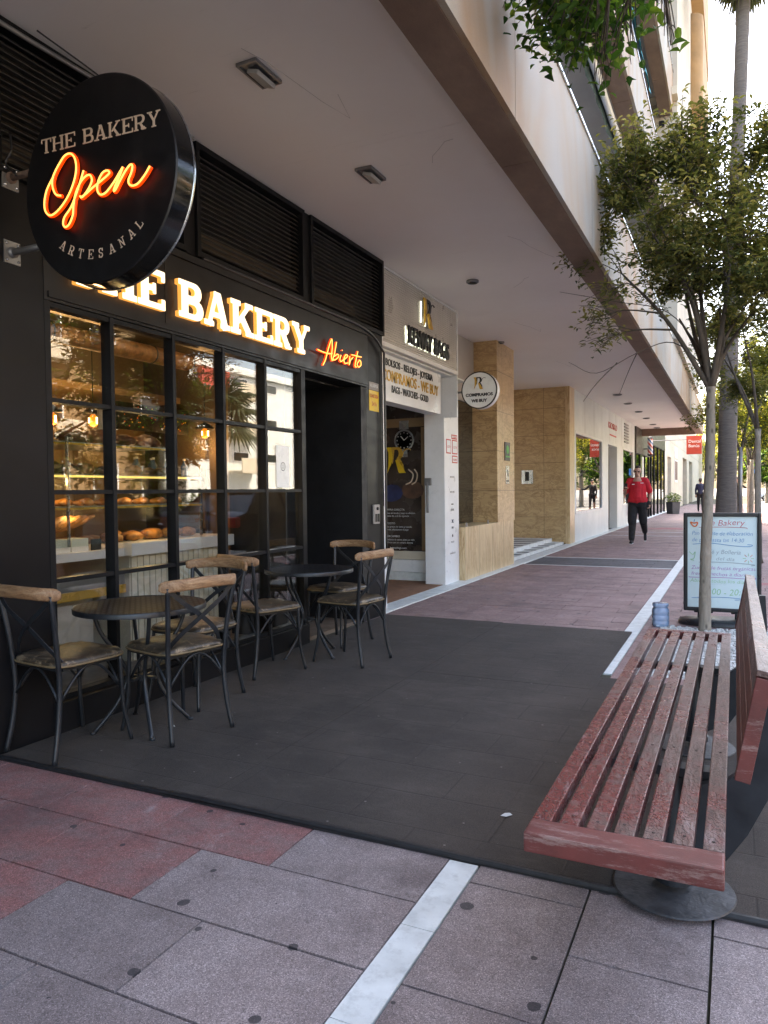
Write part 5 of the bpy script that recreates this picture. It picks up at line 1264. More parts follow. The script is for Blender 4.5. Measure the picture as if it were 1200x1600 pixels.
def table(x, y, rz, lab):
    t = thing('cafe_table', lab, 'table', (x, y, .013), rz, 'round black metal cafe tables'); H = .655; R = .335
    b = MB(); b.lathe([(.001, H-.002), (R-.004, H-.002)][::-1], 56); b.build('table_top', 'tabletop', t, False)
    b = MB(); b.lathe([(R-.004, H-.003), (R, H+.001), (R+.003, H-.004), (R+.002, H-.026), (R-.004, H-.026)], 56); b.build('rim', 'steel', t, False, True, auto=50)
    for k in range(4):
        a = PI/4+k*PI/2; c, s = math.cos(a), math.sin(a)
        b = MB(); b.tube(catmull([(c*.24, s*.24, H-.01), (c*.20, s*.20, .52), (c*.10, s*.10, .36), (c*.075, s*.075, .27), (c*.13, s*.13, .14), (c*.25, s*.25, .0)], 6), .0105, 8); b.lathe([(.016, 0), (.014, .012)], 8, (c*.25, s*.25, 0)); b.build('leg', 'steel', t, False, True)
    b = MB(); b.box(-.085, .085, -.009, .009, .262, .275); b.box(-.009, .009, -.085, -.0095, .262, .275); b.box(-.009, .009, .0095, .085, .262, .275); b.lathe([(.025, .25), (.025, .285)], 12); b.build('cross_brace', 'steel', t, False)
    return t
t1 = table(-2.84, 2.93, .15, 'round black slotted cafe table nearest the camera')
t2 = dup(t1, (-2.93, 4.78, .013), .5, 'round black slotted cafe table beside the dark doorway')

# ================================================================= bench
t = thing('park_bench', 'weathered red slatted bench on round iron pedestals beside the matting', 'bench', (-.25, 3.0, 0))
x0, x1, y0, y1, zs = -.445, -.018, 1.66, 4.42, .45
n = 7; gap = .017; wd = (x1-x0-gap*(n-1))/n
for k in range(n):
    b = MB(); a = x0+k*(wd+gap); b.box(a+rnd.uniform(0, .0015), a+wd-rnd.uniform(0, .0015), y0+.086+rnd.uniform(0, .003), y1-.055, zs-.036, zs+rnd.uniform(-.0015, .0015), b=.003); sl = b.build('seat_slat', 'benchwood', t)
    b = MB()
    for yy in (y0+.13, 2.40, 3.78, y1-.10): b.lathe([(.0038, zs+.0008), (.0034, zs+.0018), (.001, zs+.0018)], 8, (a+wd/2+rnd.uniform(-.004, .004), yy+rnd.uniform(-.01, .01), 0))
    b.build('screw_heads', 'darkcrumb', sl)
b = MB(); b.box(x0, x1, y0, y0+.083, zs-.045, zs+.002, b=.005); b.build('end_board', 'benchred', t); b = MB(); b.box(x0, x1, y1-.052, y1, zs-.045, zs+.001, b=.004); b.build('end_board', 'benchwood', t)
# leaning backrest: four boards, end cap boards, cap rail
bx, bz = .004, .53; tx, tz = .052, .79
dv = Vector((tx-bx, 0, tz-bz)); Lb = dv.length; dv.normalize(); nv = Vector((dv.z, 0, -dv.x))
yb0, yb1 = 1.98, 4.15
for k in range(4):
    c = Vector((bx, (yb0+yb1)/2, bz))+dv*(Lb*(k+.5)/4)+nv*.014; mt = Matrix((dv, Vector((0, 1, 0)), nv)).transposed().to_4x4(); mt.translation = c
    b = MB(); b.obox(mt, Lb/8-.004, (yb1-yb0)/2-.031, .014, b=.002); b.build('back_slat', 'benchred' if k < 3 else 'benchwood', t)
for yy in (yb0+.014, yb1-.014):
    mt = Matrix((dv, Vector((0, 1, 0)), nv)).transposed().to_4x4(); mt.translation = Vector((bx, yy, bz))+dv*(Lb*.5-.002)+nv*.014
    b = MB(); b.obox(mt, Lb/2, .0145, .018, b=.002); b.build('end_board', 'benchred', t)
mt = Matrix((dv, Vector((0, 1, 0)), nv)).transposed().to_4x4(); mt.translation = Vector((bx, (yb0+yb1)/2, bz))+dv*(Lb+.009)+nv*.014
b = MB(); b.obox(mt, .008, (yb1-yb0)/2, .020, b=.002); b.build('cap_rail', 'benchwood', t)
for yy in (2.34, 3.72):                                             # pedestal, cross arm, curved back plate
    b = MB(); b.lathe([(.175, .0145), (.178, .017), (.175, .021), (.12, .024), (.055, .026)], 40, (-.17, yy+.05, 0)); b.build('base_plate', 'castiron', t, smooth=True, auto=12)
    b = MB(); b.lathe([(.048, .046), (.048, .12), (.044, .13), (.044, zs-.075)], 20, (-.17, yy+.05, 0)); b.lathe([(.058, .047), (.058, .07), (.05, .075)], 20, (-.17, yy+.05, 0)); b.build('column', 'steel', t, smooth=True, auto=40)
    b = MB(); b.box(-.43, -.04, yy+.02, yy+.08, zs-.075, zs-.047); b.build('cross_arm', 'steel', t)
    out = [(-.06, zs-.075), (.03, zs-.10), (.10, zs-.02), (.135, zs+.10), (.135, zs+.22), (.115, zs+.34), (.095, zs+.34), (.10, zs+.22), (.085, zs+.10), (.045, zs+.03), (.0, zs-.02), (-.06, zs-.045)]
    out = [(-.12, .11), (-.02, .165), (.035, .25), (.09, .37), (.12, .50), (.132, .62), (.125, .76), (.100, .76), (.082, .65), (.05, .53), (.015, .43), (-.03, .39), (-.12, .372)]
    b = MB(); N = len(out); v = [(x, yy-.02, z) for x, z in out]+[(x, yy+.012, z) for x, z in out]
    b.add(v, [tuple(range(N-1, -1, -1)), tuple(range(N, 2*N))]+[(i, (i+1) % N, (i+1) % N+N, i+N) for i in range(N)]); b.build('curved_arm', 'steel', t)

# ================================================================= pavement board, bottle
t = thing('menu_stand', 'black framed whiteboard stand with coloured handwritten bakery offers', 'menu stand', (-.11, 7.32, 0))
yb = 7.30
b = MB(); x0, x1, z0, z1 = -.43, .215, .115, 1.02
b.box(x0, x0+.036, yb, yb+.05, z0, z1, b=.012); b.box(x1-.036, x1, yb, yb+.05, z0, z1, b=.012); b.box(x0+.03, x1-.03, yb+.001, yb+.049, z0, z0+.036, b=.008); b.box(x0+.03, x1-.03, yb+.001, yb+.049, z1-.036, z1, b=.008)
b.build('frame', 'plastic_black', t)
b = MB(); b.box(x0+.034, x1-.034, yb+.018, yb+.03, z0+.034, z1-.034); b.build('board', 'whiteboard', t)
yt = yb+.0175
def w(s, x, z, sz, mt, wd): text_mesh(s, sz, ((x, yt, z), (1, 0, 0), (0, 0, 1)), 'handwriting', mt, t, .0006, 'LEFT', width=wd, shear=.18, jitter=.05, bold=-.0006)
w('The Bakery', -.29, .905, .075, 'inkred', .36); w('Pan caliente de elaboración', -.36, .815, .052, 'inkblue', .50); w('de pan hasta las 14:30', -.36, .755, .05, 'inkblue', .43)
w('Café y Bollería', -.27, .645, .055, 'inkgrey', .31); w('del día', -.16, .585, .045, 'inkgrey', .15); w('Zumos de frutas orgánicas', -.365, .50, .047, 'inkpurple', .53); w('frescas hechos a diario', -.365, .445, .047, 'inkpurple', .47)
w('Abierto todos los días', -.375, .38, .048, 'inkgreen', .47); w('8:00 - 20:30', -.25, .27, .08, 'inkgreen', .37)
def scr(pts, mt, r=.0022): 
    bb = MB(); bb.tube(catmull([(x, yt-.001, z) for x, z in pts], 5), r, 5); bb.build('drawn_line', mt, t)
scr([(-.35, .73), (-.2, .742), (0, .72), (.12, .718), (.14, .73), (.10, .735)], 'inkblue'); scr([(-.3, .565), (-.1, .57), (.15, .555), (.13, .545)], 'inkgrey'); scr([(-.38, .43), (-.36, .425), (-.1, .43), (.15, .425), (.16, .44)], 'inkpurple')
scr([(-.3, .885), (-.1, .89), (.08, .885), (.10, .875)], 'inkred'); scr([(-.36, .235), (-.1, .25), (.08, .24), (.0, .23)], 'inkblue')
scr([(-.37, .935), (-.36, .915), (-.34, .895), (-.32, .90), (-.31, .93), (-.34, .925), (-.37, .935)], 'inkorange', .006); scr([(-.34, .935), (-.335, .96)], 'inkblue', .003)
scr([(-.38, .66), (-.35, .635), (-.33, .66), (-.34, .60), (-.37, .59), (-.34, .58)], 'inkgreen', .003)
for k in range(8):
    a = k*PI/4; scr([(.11+.02*math.cos(a), .61+.02*math.sin(a)), (.11+.045*math.cos(a), .61+.045*math.sin(a))], 'inkorange' if k % 2 else 'inkgreen', .002)
b = MB(); b.box(-.31, -.21, yb+.0, yb+.05, .035, .112, b=.01); b.box(.0, .10, yb, yb+.05, .035, .112, b=.01); b.tube([(-.34, yb+.025, .108), (-.18, yb+.025, .108)], .009, 6); b.tube([(-.03, yb+.025, .108), (.13, yb+.025, .108)], .009, 6); b.build('post', 'plastic_black', t)
b = MB(); N = 40; 
prof = ((1, .0), (1.0, .022), (.93, .04), (.7, .052), (.02, .056))
v = []
for r, z in prof:
    for k in range(N): a = 2*PI*k/N; c, s = math.cos(a), math.sin(a); v.append((-.105+r*.37*math.copysign(abs(c)**.7, c), yb+.03+r*.20*math.copysign(abs(s)**.7, s), z+.002))
b.add(v, [(i*N+k, i*N+(k+1) % N, (i+1)*N+(k+1) % N, (i+1)*N+k) for i in range(len(prof)-1) for k in range(N)]+[tuple((len(prof)-1)*N+k for k in range(N))]); b.build('base', 'plastic_black', t, smooth=True, auto=40)
t = thing('water_bottle', 'large clear blue water bottle on the white paving strip by the bench', 'bottle', (-.605, 7.02, 0))
b = MB(); b.lathe([(.001, .004), (.066, .004), (.074, .012), (.074, .052), (.070, .058), (.074, .064), (.074, .104), (.070, .110), (.074, .116), (.074, .150), (.068, .165), (.060, .176), (.066, .182), (.070, .195), (.069, .212), (.058, .216)], 28, (0, 0, 0)); b.build('body', 'bottle', t, False, True)
b = MB(); b.lathe([(.058, .216), (.001, .218)], 28); b.build('cap', 'bottle', t, False)
# ================================================================= trees
def tree(name, label, loc, r0, fork, clusters, nl, ls, mat, seed, tint=(0, 1), bmat='bark', trunk_pts=None, sub=3, group=None, cat='tree', spread=.34, wid=.42, twigs=(), hi=False):
    q = random.Random(seed); t = thing(name, label, cat, loc, 0, group); L0 = Vector((0, 0, 0))
    tp = trunk_pts or [(0, 0, 0), (q.uniform(-.03, .03), q.uniform(-.03, .03), fork*.5), (q.uniform(-.03, .03), 0, fork)]
    P = catmull(tp, 8); n = len(P); b = MB()
    rr = [r0*(1.25 if i == 0 else 1.0)*(1-.30*i/n)*(1+q.uniform(-.05, .05)) for i in range(n)]; rr[-1] *= 1.12
    b.tube(P, rr, 14); b.build('trunk', bmat, t, False, True)
    F = P[-1]; bb = MB(); lf = MB()
    hub = []
    nm = max(4, len(clusters)//7)
    for k in range(nm):                                             # main limbs fan out from the fork
        c = Vector(clusters[(k*len(clusters))//nm][0]); c = F.lerp(c, .72)
        m_ = F.lerp(c, .45)+Vector((q.uniform(-.08, .08), q.uniform(-.08, .08), abs(c.z-F.z)*.10))
        pts = catmull([F-Vector((0, 0, .03)), m_, c], 7); N = len(pts)
        bb.tube(pts, [r0*.50*(1-.75*i/N) for i in range(N)], 7); hub += [(p, r0*.50*(1-.75*i/N)) for i, p in enumerate(pts) if i > 3]
    for c, rad in clusters:
        c = Vector(c); h, hr = min(hub, key=lambda x: (x[0]-c).length+max(0, x[0].z-c.z)*1.5)
        pts = catmull([h, h.lerp(c, .5)+Vector((q.uniform(-.05, .05), q.uniform(-.05, .05), .05)), c], 5); N = len(pts)
        bb.tube(pts, [max(.0022, hr*.6*(1-.8*i/N)) for i in range(N)], 5)
        m_ = int(nl/len(clusters)*(rad/spread)**2)
        for j in range(sub*3):                                      # twigs carry the leaves
            d = Vector((q.gauss(0, 1), q.gauss(0, 1), q.gauss(.35, .8))).normalized()*rad*q.uniform(.5, 1.25)
            e = c+d; st = pts[q.randrange(N//2, N)]
            bb.tube([st, st.lerp(e, .5)+Vector((0, 0, .02)), e], [.0035, .0028, .0014], 4)
            for k in range(max(1, m_//(sub*3))):
                u = q.uniform(.15, 1.08); p = st.lerp(e, u)+Vector((q.gauss(0, .030), q.gauss(0, .030), q.gauss(0, .03)))*(ls/.05)
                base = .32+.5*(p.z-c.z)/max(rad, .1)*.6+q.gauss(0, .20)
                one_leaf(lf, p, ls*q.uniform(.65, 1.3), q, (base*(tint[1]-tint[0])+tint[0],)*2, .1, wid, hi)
    for pts in twigs: P_ = catmull(pts, 5); bb.tube(P_, [.006*(1-.75*i/len(P_)) for i in range(len(P_))], 5)
    bb.build('branches', 'bark_dark', t, False, True); lf.build('crown', mat, t, False)
    return t
def cloud(q, c, sc, n, rad, low=0):
    out = []
    while len(out) < n:
        p = Vector((q.uniform(-1, 1), q.uniform(-1, 1), q.uniform(-1, 1)))
        if p.length > 1 or p.length < .25: continue
        out.append(((c[0]+p.x*sc[0], c[1]+p.y*sc[1], c[2]+p.z*sc[2]), rad*q.uniform(.6, 1.2)))
    return out
q = random.Random(11)
cl = cloud(q, (.02, 0, 3.55), (1.0, .9, .85), 46, .34)+cloud(q, (.55, 0, 3.0), (.8, .8, .75), 18, .32)
cl += [((-.98, .05, 3.62), .22), ((-1.02, 0, 3.35), .22), ((-.85, .1, 3.05), .22), ((-.98, -.1, 2.78), .18), ((-.88, .0, 2.60), .16), ((-.2, .1, 4.35), .3), ((.1, 0, 4.45), .28), ((-.55, 0, 4.15), .28)]
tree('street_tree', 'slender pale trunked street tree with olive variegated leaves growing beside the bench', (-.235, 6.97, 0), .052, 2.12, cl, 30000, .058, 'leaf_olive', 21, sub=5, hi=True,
     trunk_pts=[(.0, 0, -.02), (.0, 0, .35), (.008, 0, .75), (.028, .005, 1.2), (.042, 0, 1.65), (.045, 0, 2.12)],
     twigs=[[(.04, 0, 2.25), (-.25, -.05, 2.52), (-.55, -.1, 2.45), (-.9, -.1, 2.30), (-1.15, -.1, 2.42)], [(-.72, -.1, 2.38), (-.9, -.12, 2.2), (-1.02, -.1, 2.05)], [(.0, 0, 2.4), (-.3, 0, 2.8), (-.75, 0, 2.95), (-1.25, 0, 3.1)], [(-.55, -.1, 2.45), (-.62, -.1, 2.3), (-.7, -.1, 2.1)]])
q = random.Random(12)
cl = cloud(q, (-.2, 1.2, 5.4), (2.2, 2.3, 1.3), 46, .5)
cl += [((x-.35, y+.95, z), r) for x, y, z, r in ((-.93, 3.75, 3.70, .17), (-.88, 3.9, 3.66, .17), (-.80, 3.7, 3.42, .14), (-.74, 4.0, 3.72, .17), (-.72, 3.7, 3.36, .14), (-.66, 3.9, 3.56, .15), (-.62, 3.8, 3.42, .13), (-.58, 3.9, 3.66, .15), (-.52, 3.8, 3.46, .12), (-.48, 4.0, 3.72, .13), (-.84, 3.7, 3.55, .15), (-.68, 3.9, 3.75, .18), (-.9, 4.0, 3.9, .2), (-.7, 3.8, 4.0, .22), (-.31, 3.7, 3.46, .07), (-.27, 3.7, 3.30, .05), (-.5, 3.7, 3.30, .09), (-.8, 3.3, 4.1, .3), (-.5, 2.9, 4.3, .35), (-.60, 3.8, 3.25, .05), (-1.0, 3.85, 3.85, .16), (-.78, 4.1, 3.8, .2), (-.56, 4.1, 3.8, .2))]
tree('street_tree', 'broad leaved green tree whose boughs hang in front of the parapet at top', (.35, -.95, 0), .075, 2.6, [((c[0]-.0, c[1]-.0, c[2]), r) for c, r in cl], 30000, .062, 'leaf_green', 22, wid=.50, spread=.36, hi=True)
rowlab = ['second street tree past the menu stand, leaves catching yellow light', 'third street tree behind the palm trunk, tied to a grey stake', 'fourth street tree along the kerb beyond the palm', 'fifth street tree along the kerb with dense yellow green crown', 'sixth street tree far along the kerb, small in the distance']
for i, (x, y, h, rad) in enumerate(((.35, 13.5, 4.6, 1.1), (.12, 21.5, 5.2, 1.3), (.5, 28.5, 6.2, 1.8), (.55, 36, 6.5, 2.0), (.7, 47, 7, 2.3))):
    q = random.Random(40+i); z0 = 2.2
    cl = cloud(q, (.1+.2*(i > 1), 0, (h+z0)/2+.2), (rad, rad, (h-z0)/2), 26, .42+.08*i)
    tree('street_tree', rowlab[i], (x, y, 0), .06+.015*i, z0, cl, 11000, .08+.022*i, 'leaf_olive' if i == 0 else 'leaf_yellow', 60+i, (.0, .8) if i == 0 else (0, 1), 'bark', spread=.42+.08*i)
b = MB(); b.tube([(.13, 21.3, 0), (.13, 21.3, 2.3)], .04, 8); tag(b.build('tree_stake', 'alu', smooth=True), 'grey metal stake beside the third street tree', 'stake')
FT = ((4, 58, 9, 3.2), (9, 66, 11, 4.5), (1.6, 84, 10, 4), (6.5, 92, 12, 5), (-1.5, 100, 11, 4.5), (13, 84, 12, 5), (2.5, 70, 7, 2.2), (-5, 112, 12, 5), (5, 120, 13, 5.5), (12, 108, 12, 5))
fl = ['broad yellow green tree above the distant white car', 'tall tree behind the distant white car on the far roadside', 'dark green tree behind the round road sign', 'large tree closing the far end of the street', 'green tree past the stone building at the street end', 'tall roadside tree at the far right edge', 'small leafy tree beside the distant round road sign', 'farthest tree glimpsed beyond the hanging red sign', 'dark tree filling the gap behind the distant white car', 'rounded tree beyond the pale green road sign']
for i, (x, y, h, rad) in enumerate(FT):
    q = random.Random(80+i); cl = cloud(q, (0, 0, h*.58), (rad, rad, h*.42), 30, .25*rad)
    tree('roadside_tree', fl[i], (x, y, -.15), .18, 2.6, cl, 10000, .36, 'leaf_yellow' if i % 3 else 'leaf_green', 90+i, spread=.25*rad, sub=2)
ol = ['bushy tree across the road facing the bakery window', 'second bushy tree across the road, facing the cafe tables', 'leafy tree across the road facing the marble column', 'green tree across the road facing the white shopfront', 'yellow green tree across the road near the junction']
for i, (x, y, h, rad) in enumerate(((6.3, 10.6, 7.5, 2.3), (6.3, 13.6, 5.0, 1.3), (17.8, 48, 8, 3), (12.8, 40, 7, 2.6), (13, 58, 8, 3))):
    q = random.Random(120+i); cl = cloud(q, (0, 0, h*(.56 if i < 2 else .62)), (rad, rad, h*(.42 if i < 2 else .36)), 40, .24*rad)
    tree('roadside_tree', ol[i], (x, y, -.15), .14, 2.2, cl, 9000, .20, 'leaf_green' if i < 2 else 'leaf_yellow', 130+i, spread=.24*rad, sub=3)

def frond(b, base, d, L, q, mat_t, drop=.3, nl=22):
    d = Vector(d).normalized(); up_ = Vector((0, 0, 1)); sd = d.cross(up_)
    sd = sd.normalized() if sd.length > .1 else Vector((1, 0, 0)); base = Vector(base)
    hub = base+d*L*.45-Vector((0, 0, drop*.1*L)); b.tube([base, base.lerp(hub, .5)+Vector((0, 0, .02)), hub], [.014, .011, .008], 5, tint=(mat_t*.6, 0, 0))
    for k in range(nl):
        a = (k/(nl-1)-.5)*4.0; e = (d*math.cos(a)+sd*math.sin(a)); l = L*.55*(1-.18*abs(a)/2)
        p1 = hub+e*l*.55; p2 = hub+e*l-Vector((0, 0, drop*l*q.uniform(.5, 1.2)))
        w = sd*math.cos(a)*.022*L-d*math.sin(a)*.022*L
        tt = (min(1, max(0, mat_t+q.gauss(0, .12))), 0, 0)
        b.add([hub-w*.2, p1-w, p2, p1+w, hub+w*.2, p1+Vector((0, 0, .018*L))], [(0, 1, 5), (4, 5, 3), (1, 2, 5), (5, 2, 3), (0, 5, 4)], tt)
def palm(label, loc, top, r0, r1, L, seed, skirt=True, nf=34):
    q = random.Random(seed); t = thing('palm_tree', label, 'palm', loc); top = Vector(top)
    P = catmull([(0, 0, 0), (top.x*.22, top.y*.2, top.z*.33), (top.x*.62, top.y*.6, top.z*.66), tuple(top)], 30); n = len(P)
    rr = []
    for i in range(n):
        u = i/(n-1); r = r0+(r1-r0)*min(1, u*1.4); r *= 1+.35*math.exp(-u*22); rr.append(r*(1+.022*(i % 2)))
    b = MB(); b.tube(P, rr, 20); b.build('trunk', 'palmbark', t, False, True)
    b = MB()
    for k in range(nf):
        a = k*2.399; el = 1.1-1.6*k/nf; frond(b, top+Vector((0, 0, .1)), (math.cos(a)*math.cos(el), math.sin(a)*math.cos(el), math.sin(el)), L*q.uniform(.85, 1.1), q, .45, .35)
    if skirt:
        for k in range(40):
            a = k*2.399+1; el = -1.05-.35*q.random(); frond(b, top+Vector((0, 0, -.05-.3*q.random())), (math.cos(a)*math.cos(el), math.sin(a)*math.cos(el), math.sin(el)), L*.8, q, .85, .5, 16)
    b.build('crown', 'leaf_palm', t, False); return t
palm('very tall palm with grey ringed trunk rising out of the picture', (-.19, 18, 0), (.39, 0, 13.4), .205, .135, 1.7, 3)
palm('short fan palm across the road reflected in the bakery window', (13.8, 25.5, -.15), (.2, 0, 4.5), .22, .18, 2.6, 4, False, 30)

# ================================================================= people
def person(label, loc, rz, shirt, pants, parts, vox=.010, shoe='blackcloth'):
    t = thing('person', label, 'person', loc, rz)
    for nm, caps, mt, v in parts: fuse(nm, caps, mt, t, v, 7 if nm in ('tshirt', 'sweater', 'trousers') else 3, False)
    return t
HEAD = lambda x, y, z, s=1.: [((x, y+.005, z+.015), .088*s, (x, y+.02, z+.03), .086*s), ((x, y-.02, z-.05), .062*s, (x, y-.035, z-.085), .040*s), ((x, y-.088*s, z-.02), .012, (x, y-.098*s, z-.04), .013), ((x-.083, y+.01, z-.015), .014, (x-.086, y+.012, z+.01), .016), ((x+.083, y+.01, z-.015), .014, (x+.086, y+.012, z+.01), .016),
     ((x-.03, y-.082, z+.012), .014, (x+.03, y-.082, z+.012), .014), ((x-.018, y-.082, z-.068), .009, (x+.018, y-.082, z-.068), .009)]
def hand(p, d, curl=.6, s=1.):
    p = Vector(p); d = Vector(d).normalized(); sd = d.cross(Vector((0, 0, 1))); sd = sd.normalized() if sd.length > .2 else Vector((1, 0, 0)); pn = sd.cross(d)
    out = [(tuple(p), .030*s, tuple(p+d*.05), .034*s)]
    for k in range(4):
        b0 = p+d*.075+sd*(k-1.5)*.021; l = (.060, .072, .068, .052)[k]; k1 = b0+d*l*.5-pn*l*.15*curl; k2 = k1+d*l*.25-pn*l*.6*curl
        out += [(tuple(b0-d*.02), .0105, tuple(k1), .0095), (tuple(k1), .0095, tuple(k2), .0085)]
    th = p+d*.02-sd*.035; out += [(tuple(th), .013, tuple(th+d*.04-sd*.025-pn*.01), .011), (tuple(th+d*.04-sd*.025-pn*.01), .011, tuple(th+d*.07-sd*.015-pn*.02), .009)]
    return out
hz = 1.635
body = [((0, 0, 1.0), .15, (0, 0, 1.38), .14), ((-.15, 0, 1.42), .06, (.15, 0, 1.42), .06), ((0, .005, 1.42), .062, (0, -.015, 1.57), .056)]
body += HEAD(0, -.035, hz)
body += [((-.20, 0, 1.41), .05, (-.31, .0, 1.14), .046), ((-.31, .0, 1.14), .046, (-.265, -.20, 1.22), .032)]+hand((-.262, -.215, 1.23), (.10, -.6, .45), 1.0)
body += [((.20, 0, 1.41), .05, (.30, .05, 1.13), .047), ((.30, .05, 1.13), .047, (.275, -.01, .93), .034)]+hand((.27, -.02, .92), (-.1, -.15, -1), .6)
body += [((-.10, 0, .9), .09, (-.11, -.09, .5), .06), ((-.11, -.09, .5), .06, (-.12, -.20, .09), .04), ((.10, 0, .9), .09, (.12, .03, .5), .06), ((.12, .06, .5), .06, (.12, .45, .26), .04)]
red = [((0, -.01, 1.04), .190, (0, -.005, 1.30), .170), ((0, -.05, 1.08), .155, (0, -.03, 1.2), .155), ((-.16, .0, 1.425), .078, (.16, 0, 1.425), .078), ((0, 0, 1.30), .17, (0, .005, 1.42), .11), ((-.12, 0, .97), .125, (.12, 0, .97), .125),
       ((-.19, 0, 1.41), .083, (-.275, .0, 1.20), .078), ((.19, 0, 1.41), .083, (.275, .04, 1.20), .078), ((-.09, -.03, 1.0), .14, (-.08, -.02, 1.3), .12), ((.09, -.03, 1.0), .14, (.08, -.02, 1.3), .12)]
pants = [((-.08, 0, .93), .155, (.08, 0, .93), .155), ((-.11, 0, .87), .140, (-.125, -.12, .50), .105), ((-.115, -.09, .50), .105, (-.125, -.20, .13), .075), ((.11, 0, .87), .140, (.125, .05, .50), .100), ((.125, .05, .50), .100, (.12, .44, .26), .070), ((.27, -.01, .92), .055, (.22, -.01, .82), .06)]
shoes = [((-.12, -.18, .048), .044, (-.128, -.33, .040), .040), ((.12, .50, .20), .040, (.13, .42, .075), .038), ((-.12, -.11, .09), .045, (-.12, -.12, .12), .045), ((.12, .46, .22), .045, (.12, .44, .26), .045)]
soles = [((-.12, -.15, .014), .014, (-.13, -.35, .014), .014), ((-.135, -.16, .014), .014, (-.15, -.33, .014), .014), ((-.10, -.16, .014), .014, (-.108, -.33, .014), .014), ((.13, .545, .19), .013, (.14, .425, .035), .013), ((.11, .545, .19), .013, (.115, .425, .035), .013)]
hair = [((0, -.01, hz+.062), .078, (0, .035, hz+.045), .080), ((0, .05, hz+.02), .070, (0, .055, hz-.03), .058), ((0, -.072, hz+.088), .030, (.02, -.05, hz+.10), .035), ((-.072, .0, hz+.03), .022, (-.074, .01, hz), .016), ((.072, .0, hz+.03), .022, (.074, .01, hz), .016)]
man = person('heavyset man in red t-shirt and black trousers walking while looking at a phone', (-1.985, 17.45, 0), 0, None, None,
   [('body', body, 'skin', .0085), ('tshirt', red, 'redcloth', .009), ('trousers', pants, 'blackcloth', .011), ('shoe', shoes[0::2], 'blackcloth', .008), ('shoe', shoes[1::2], 'blackcloth', .008), ('shoe_sole', soles[:3], 'white', .006), ('shoe_sole', soles[3:], 'white', .006), ('hair', hair, 'hair', .008)])
man.scale = (.90, .95, 1)
b = MB()
for s in (-1, 1): b.ball((s*.036, -.118, hz-.005), .022, 2, (1, .35, .7))
b.tube([(-.085, -.02, hz), (-.07, -.10, hz+.002), (.07, -.10, hz+.002), (.085, -.02, hz)], .004, 5); b.build('sunglasses', 'signblack', man, False, True)
b = MB(); b.box(-.11, -.05, -.212, -.206, 1.335, 1.35); b.box(.09, .155, -.198, -.190, 1.36, 1.378); b.build('chest_print', 'white', man, False)
b = MB(); b.obox(Matrix.Translation((-1.985-.225, 17.45-.285, 1.305)) @ Matrix.Rotation(-.6, 4, 'X'), .036, .005, .072, b=.003); tag(b.build('phone', 'signblack'), 'black phone in the hand of the man in red', 'phone')
def walker(x, y, lab, top, arm=None, rz=0):
    hz = 1.62
    bd = [((0, 0, 1.0), .12, (0, 0, 1.36), .12), ((0, .0, 1.4), .055, (0, 0, 1.54), .05)]+HEAD(0, 0, hz, .98)
    bd += [((-.17, 0, 1.4), .045, (-.22, .02, 1.12), .04), ((-.22, .02, 1.12), .04, (-.22, -.06, .88), .03)]+hand((-.22, -.07, .86), (0, -.1, -1), .5)
    sh = [((0, 0, 1.0), .145, (0, 0, 1.34), .145), ((-.14, 0, 1.4), .065, (.14, 0, 1.4), .065), ((-.17, 0, 1.39), .062, (-.225, .02, 1.12), .052), ((-.225, .02, 1.12), .052, (-.225, -.055, .92), .042)]
    if arm: bd += [((.17, 0, 1.4), .045, (.38, 0, 1.22), .04), ((.38, 0, 1.22), .04, (.62, -.02, 1.25), .03)]+hand((.63, -.02, 1.25), (1, 0, 0), .5); sh += [((.17, 0, 1.39), .062, (.38, 0, 1.22), .052), ((.38, 0, 1.22), .052, (.58, -.02, 1.25), .042)]
    else: bd += [((.17, 0, 1.4), .045, (.22, -.02, 1.12), .04), ((.22, -.02, 1.12), .04, (.22, -.10, .88), .03)]+hand((.22, -.11, .86), (0, -.1, -1), .5); sh += [((.17, 0, 1.39), .062, (.225, -.02, 1.12), .052), ((.225, -.02, 1.12), .052, (.225, -.09, .92), .042)]
    bd += [((-.09, 0, .9), .08, (-.1, .08, .1), .04), ((.09, 0, .9), .08, (.1, -.10, .1), .04)]
    pn = [((-.07, 0, .93), .125, (.07, 0, .93), .125), ((-.09, 0, .86), .10, (-.10, .06, .48), .07), ((-.10, .06, .48), .07, (-.1, .10, .11), .05), ((.09, 0, .86), .10, (.10, -.06, .48), .07), ((.10, -.06, .48), .07, (.1, -.08, .11), .05)]
    so = [((-.1, .10, .045), .042, (-.1, -.05, .04), .038), ((.1, -.08, .045), .042, (.1, -.23, .04), .038)]
    hr = [((0, .0, hz+.065), .082, (0, .03, hz+.045), .085), ((0, .04, hz+.02), .08, (0, .045, hz-.03), .07)]
    return person(lab, (x, y, 0), rz, None, None, [('body', bd, 'skin', .014), ('sweater', sh, top, .016), ('trousers', pn, 'blackcloth', .016), ('shoe', so[:1], 'blackcloth', .014), ('shoe', so[1:], 'blackcloth', .014), ('hair', hr, 'hair', .014)])
walker(-1.62, 41.5, 'person in a navy sweater walking away past the planter', 'navycloth', rz=PI)
walker(.08, 40, 'person in black stretching one arm out beside the kerb', 'blackcloth', True)

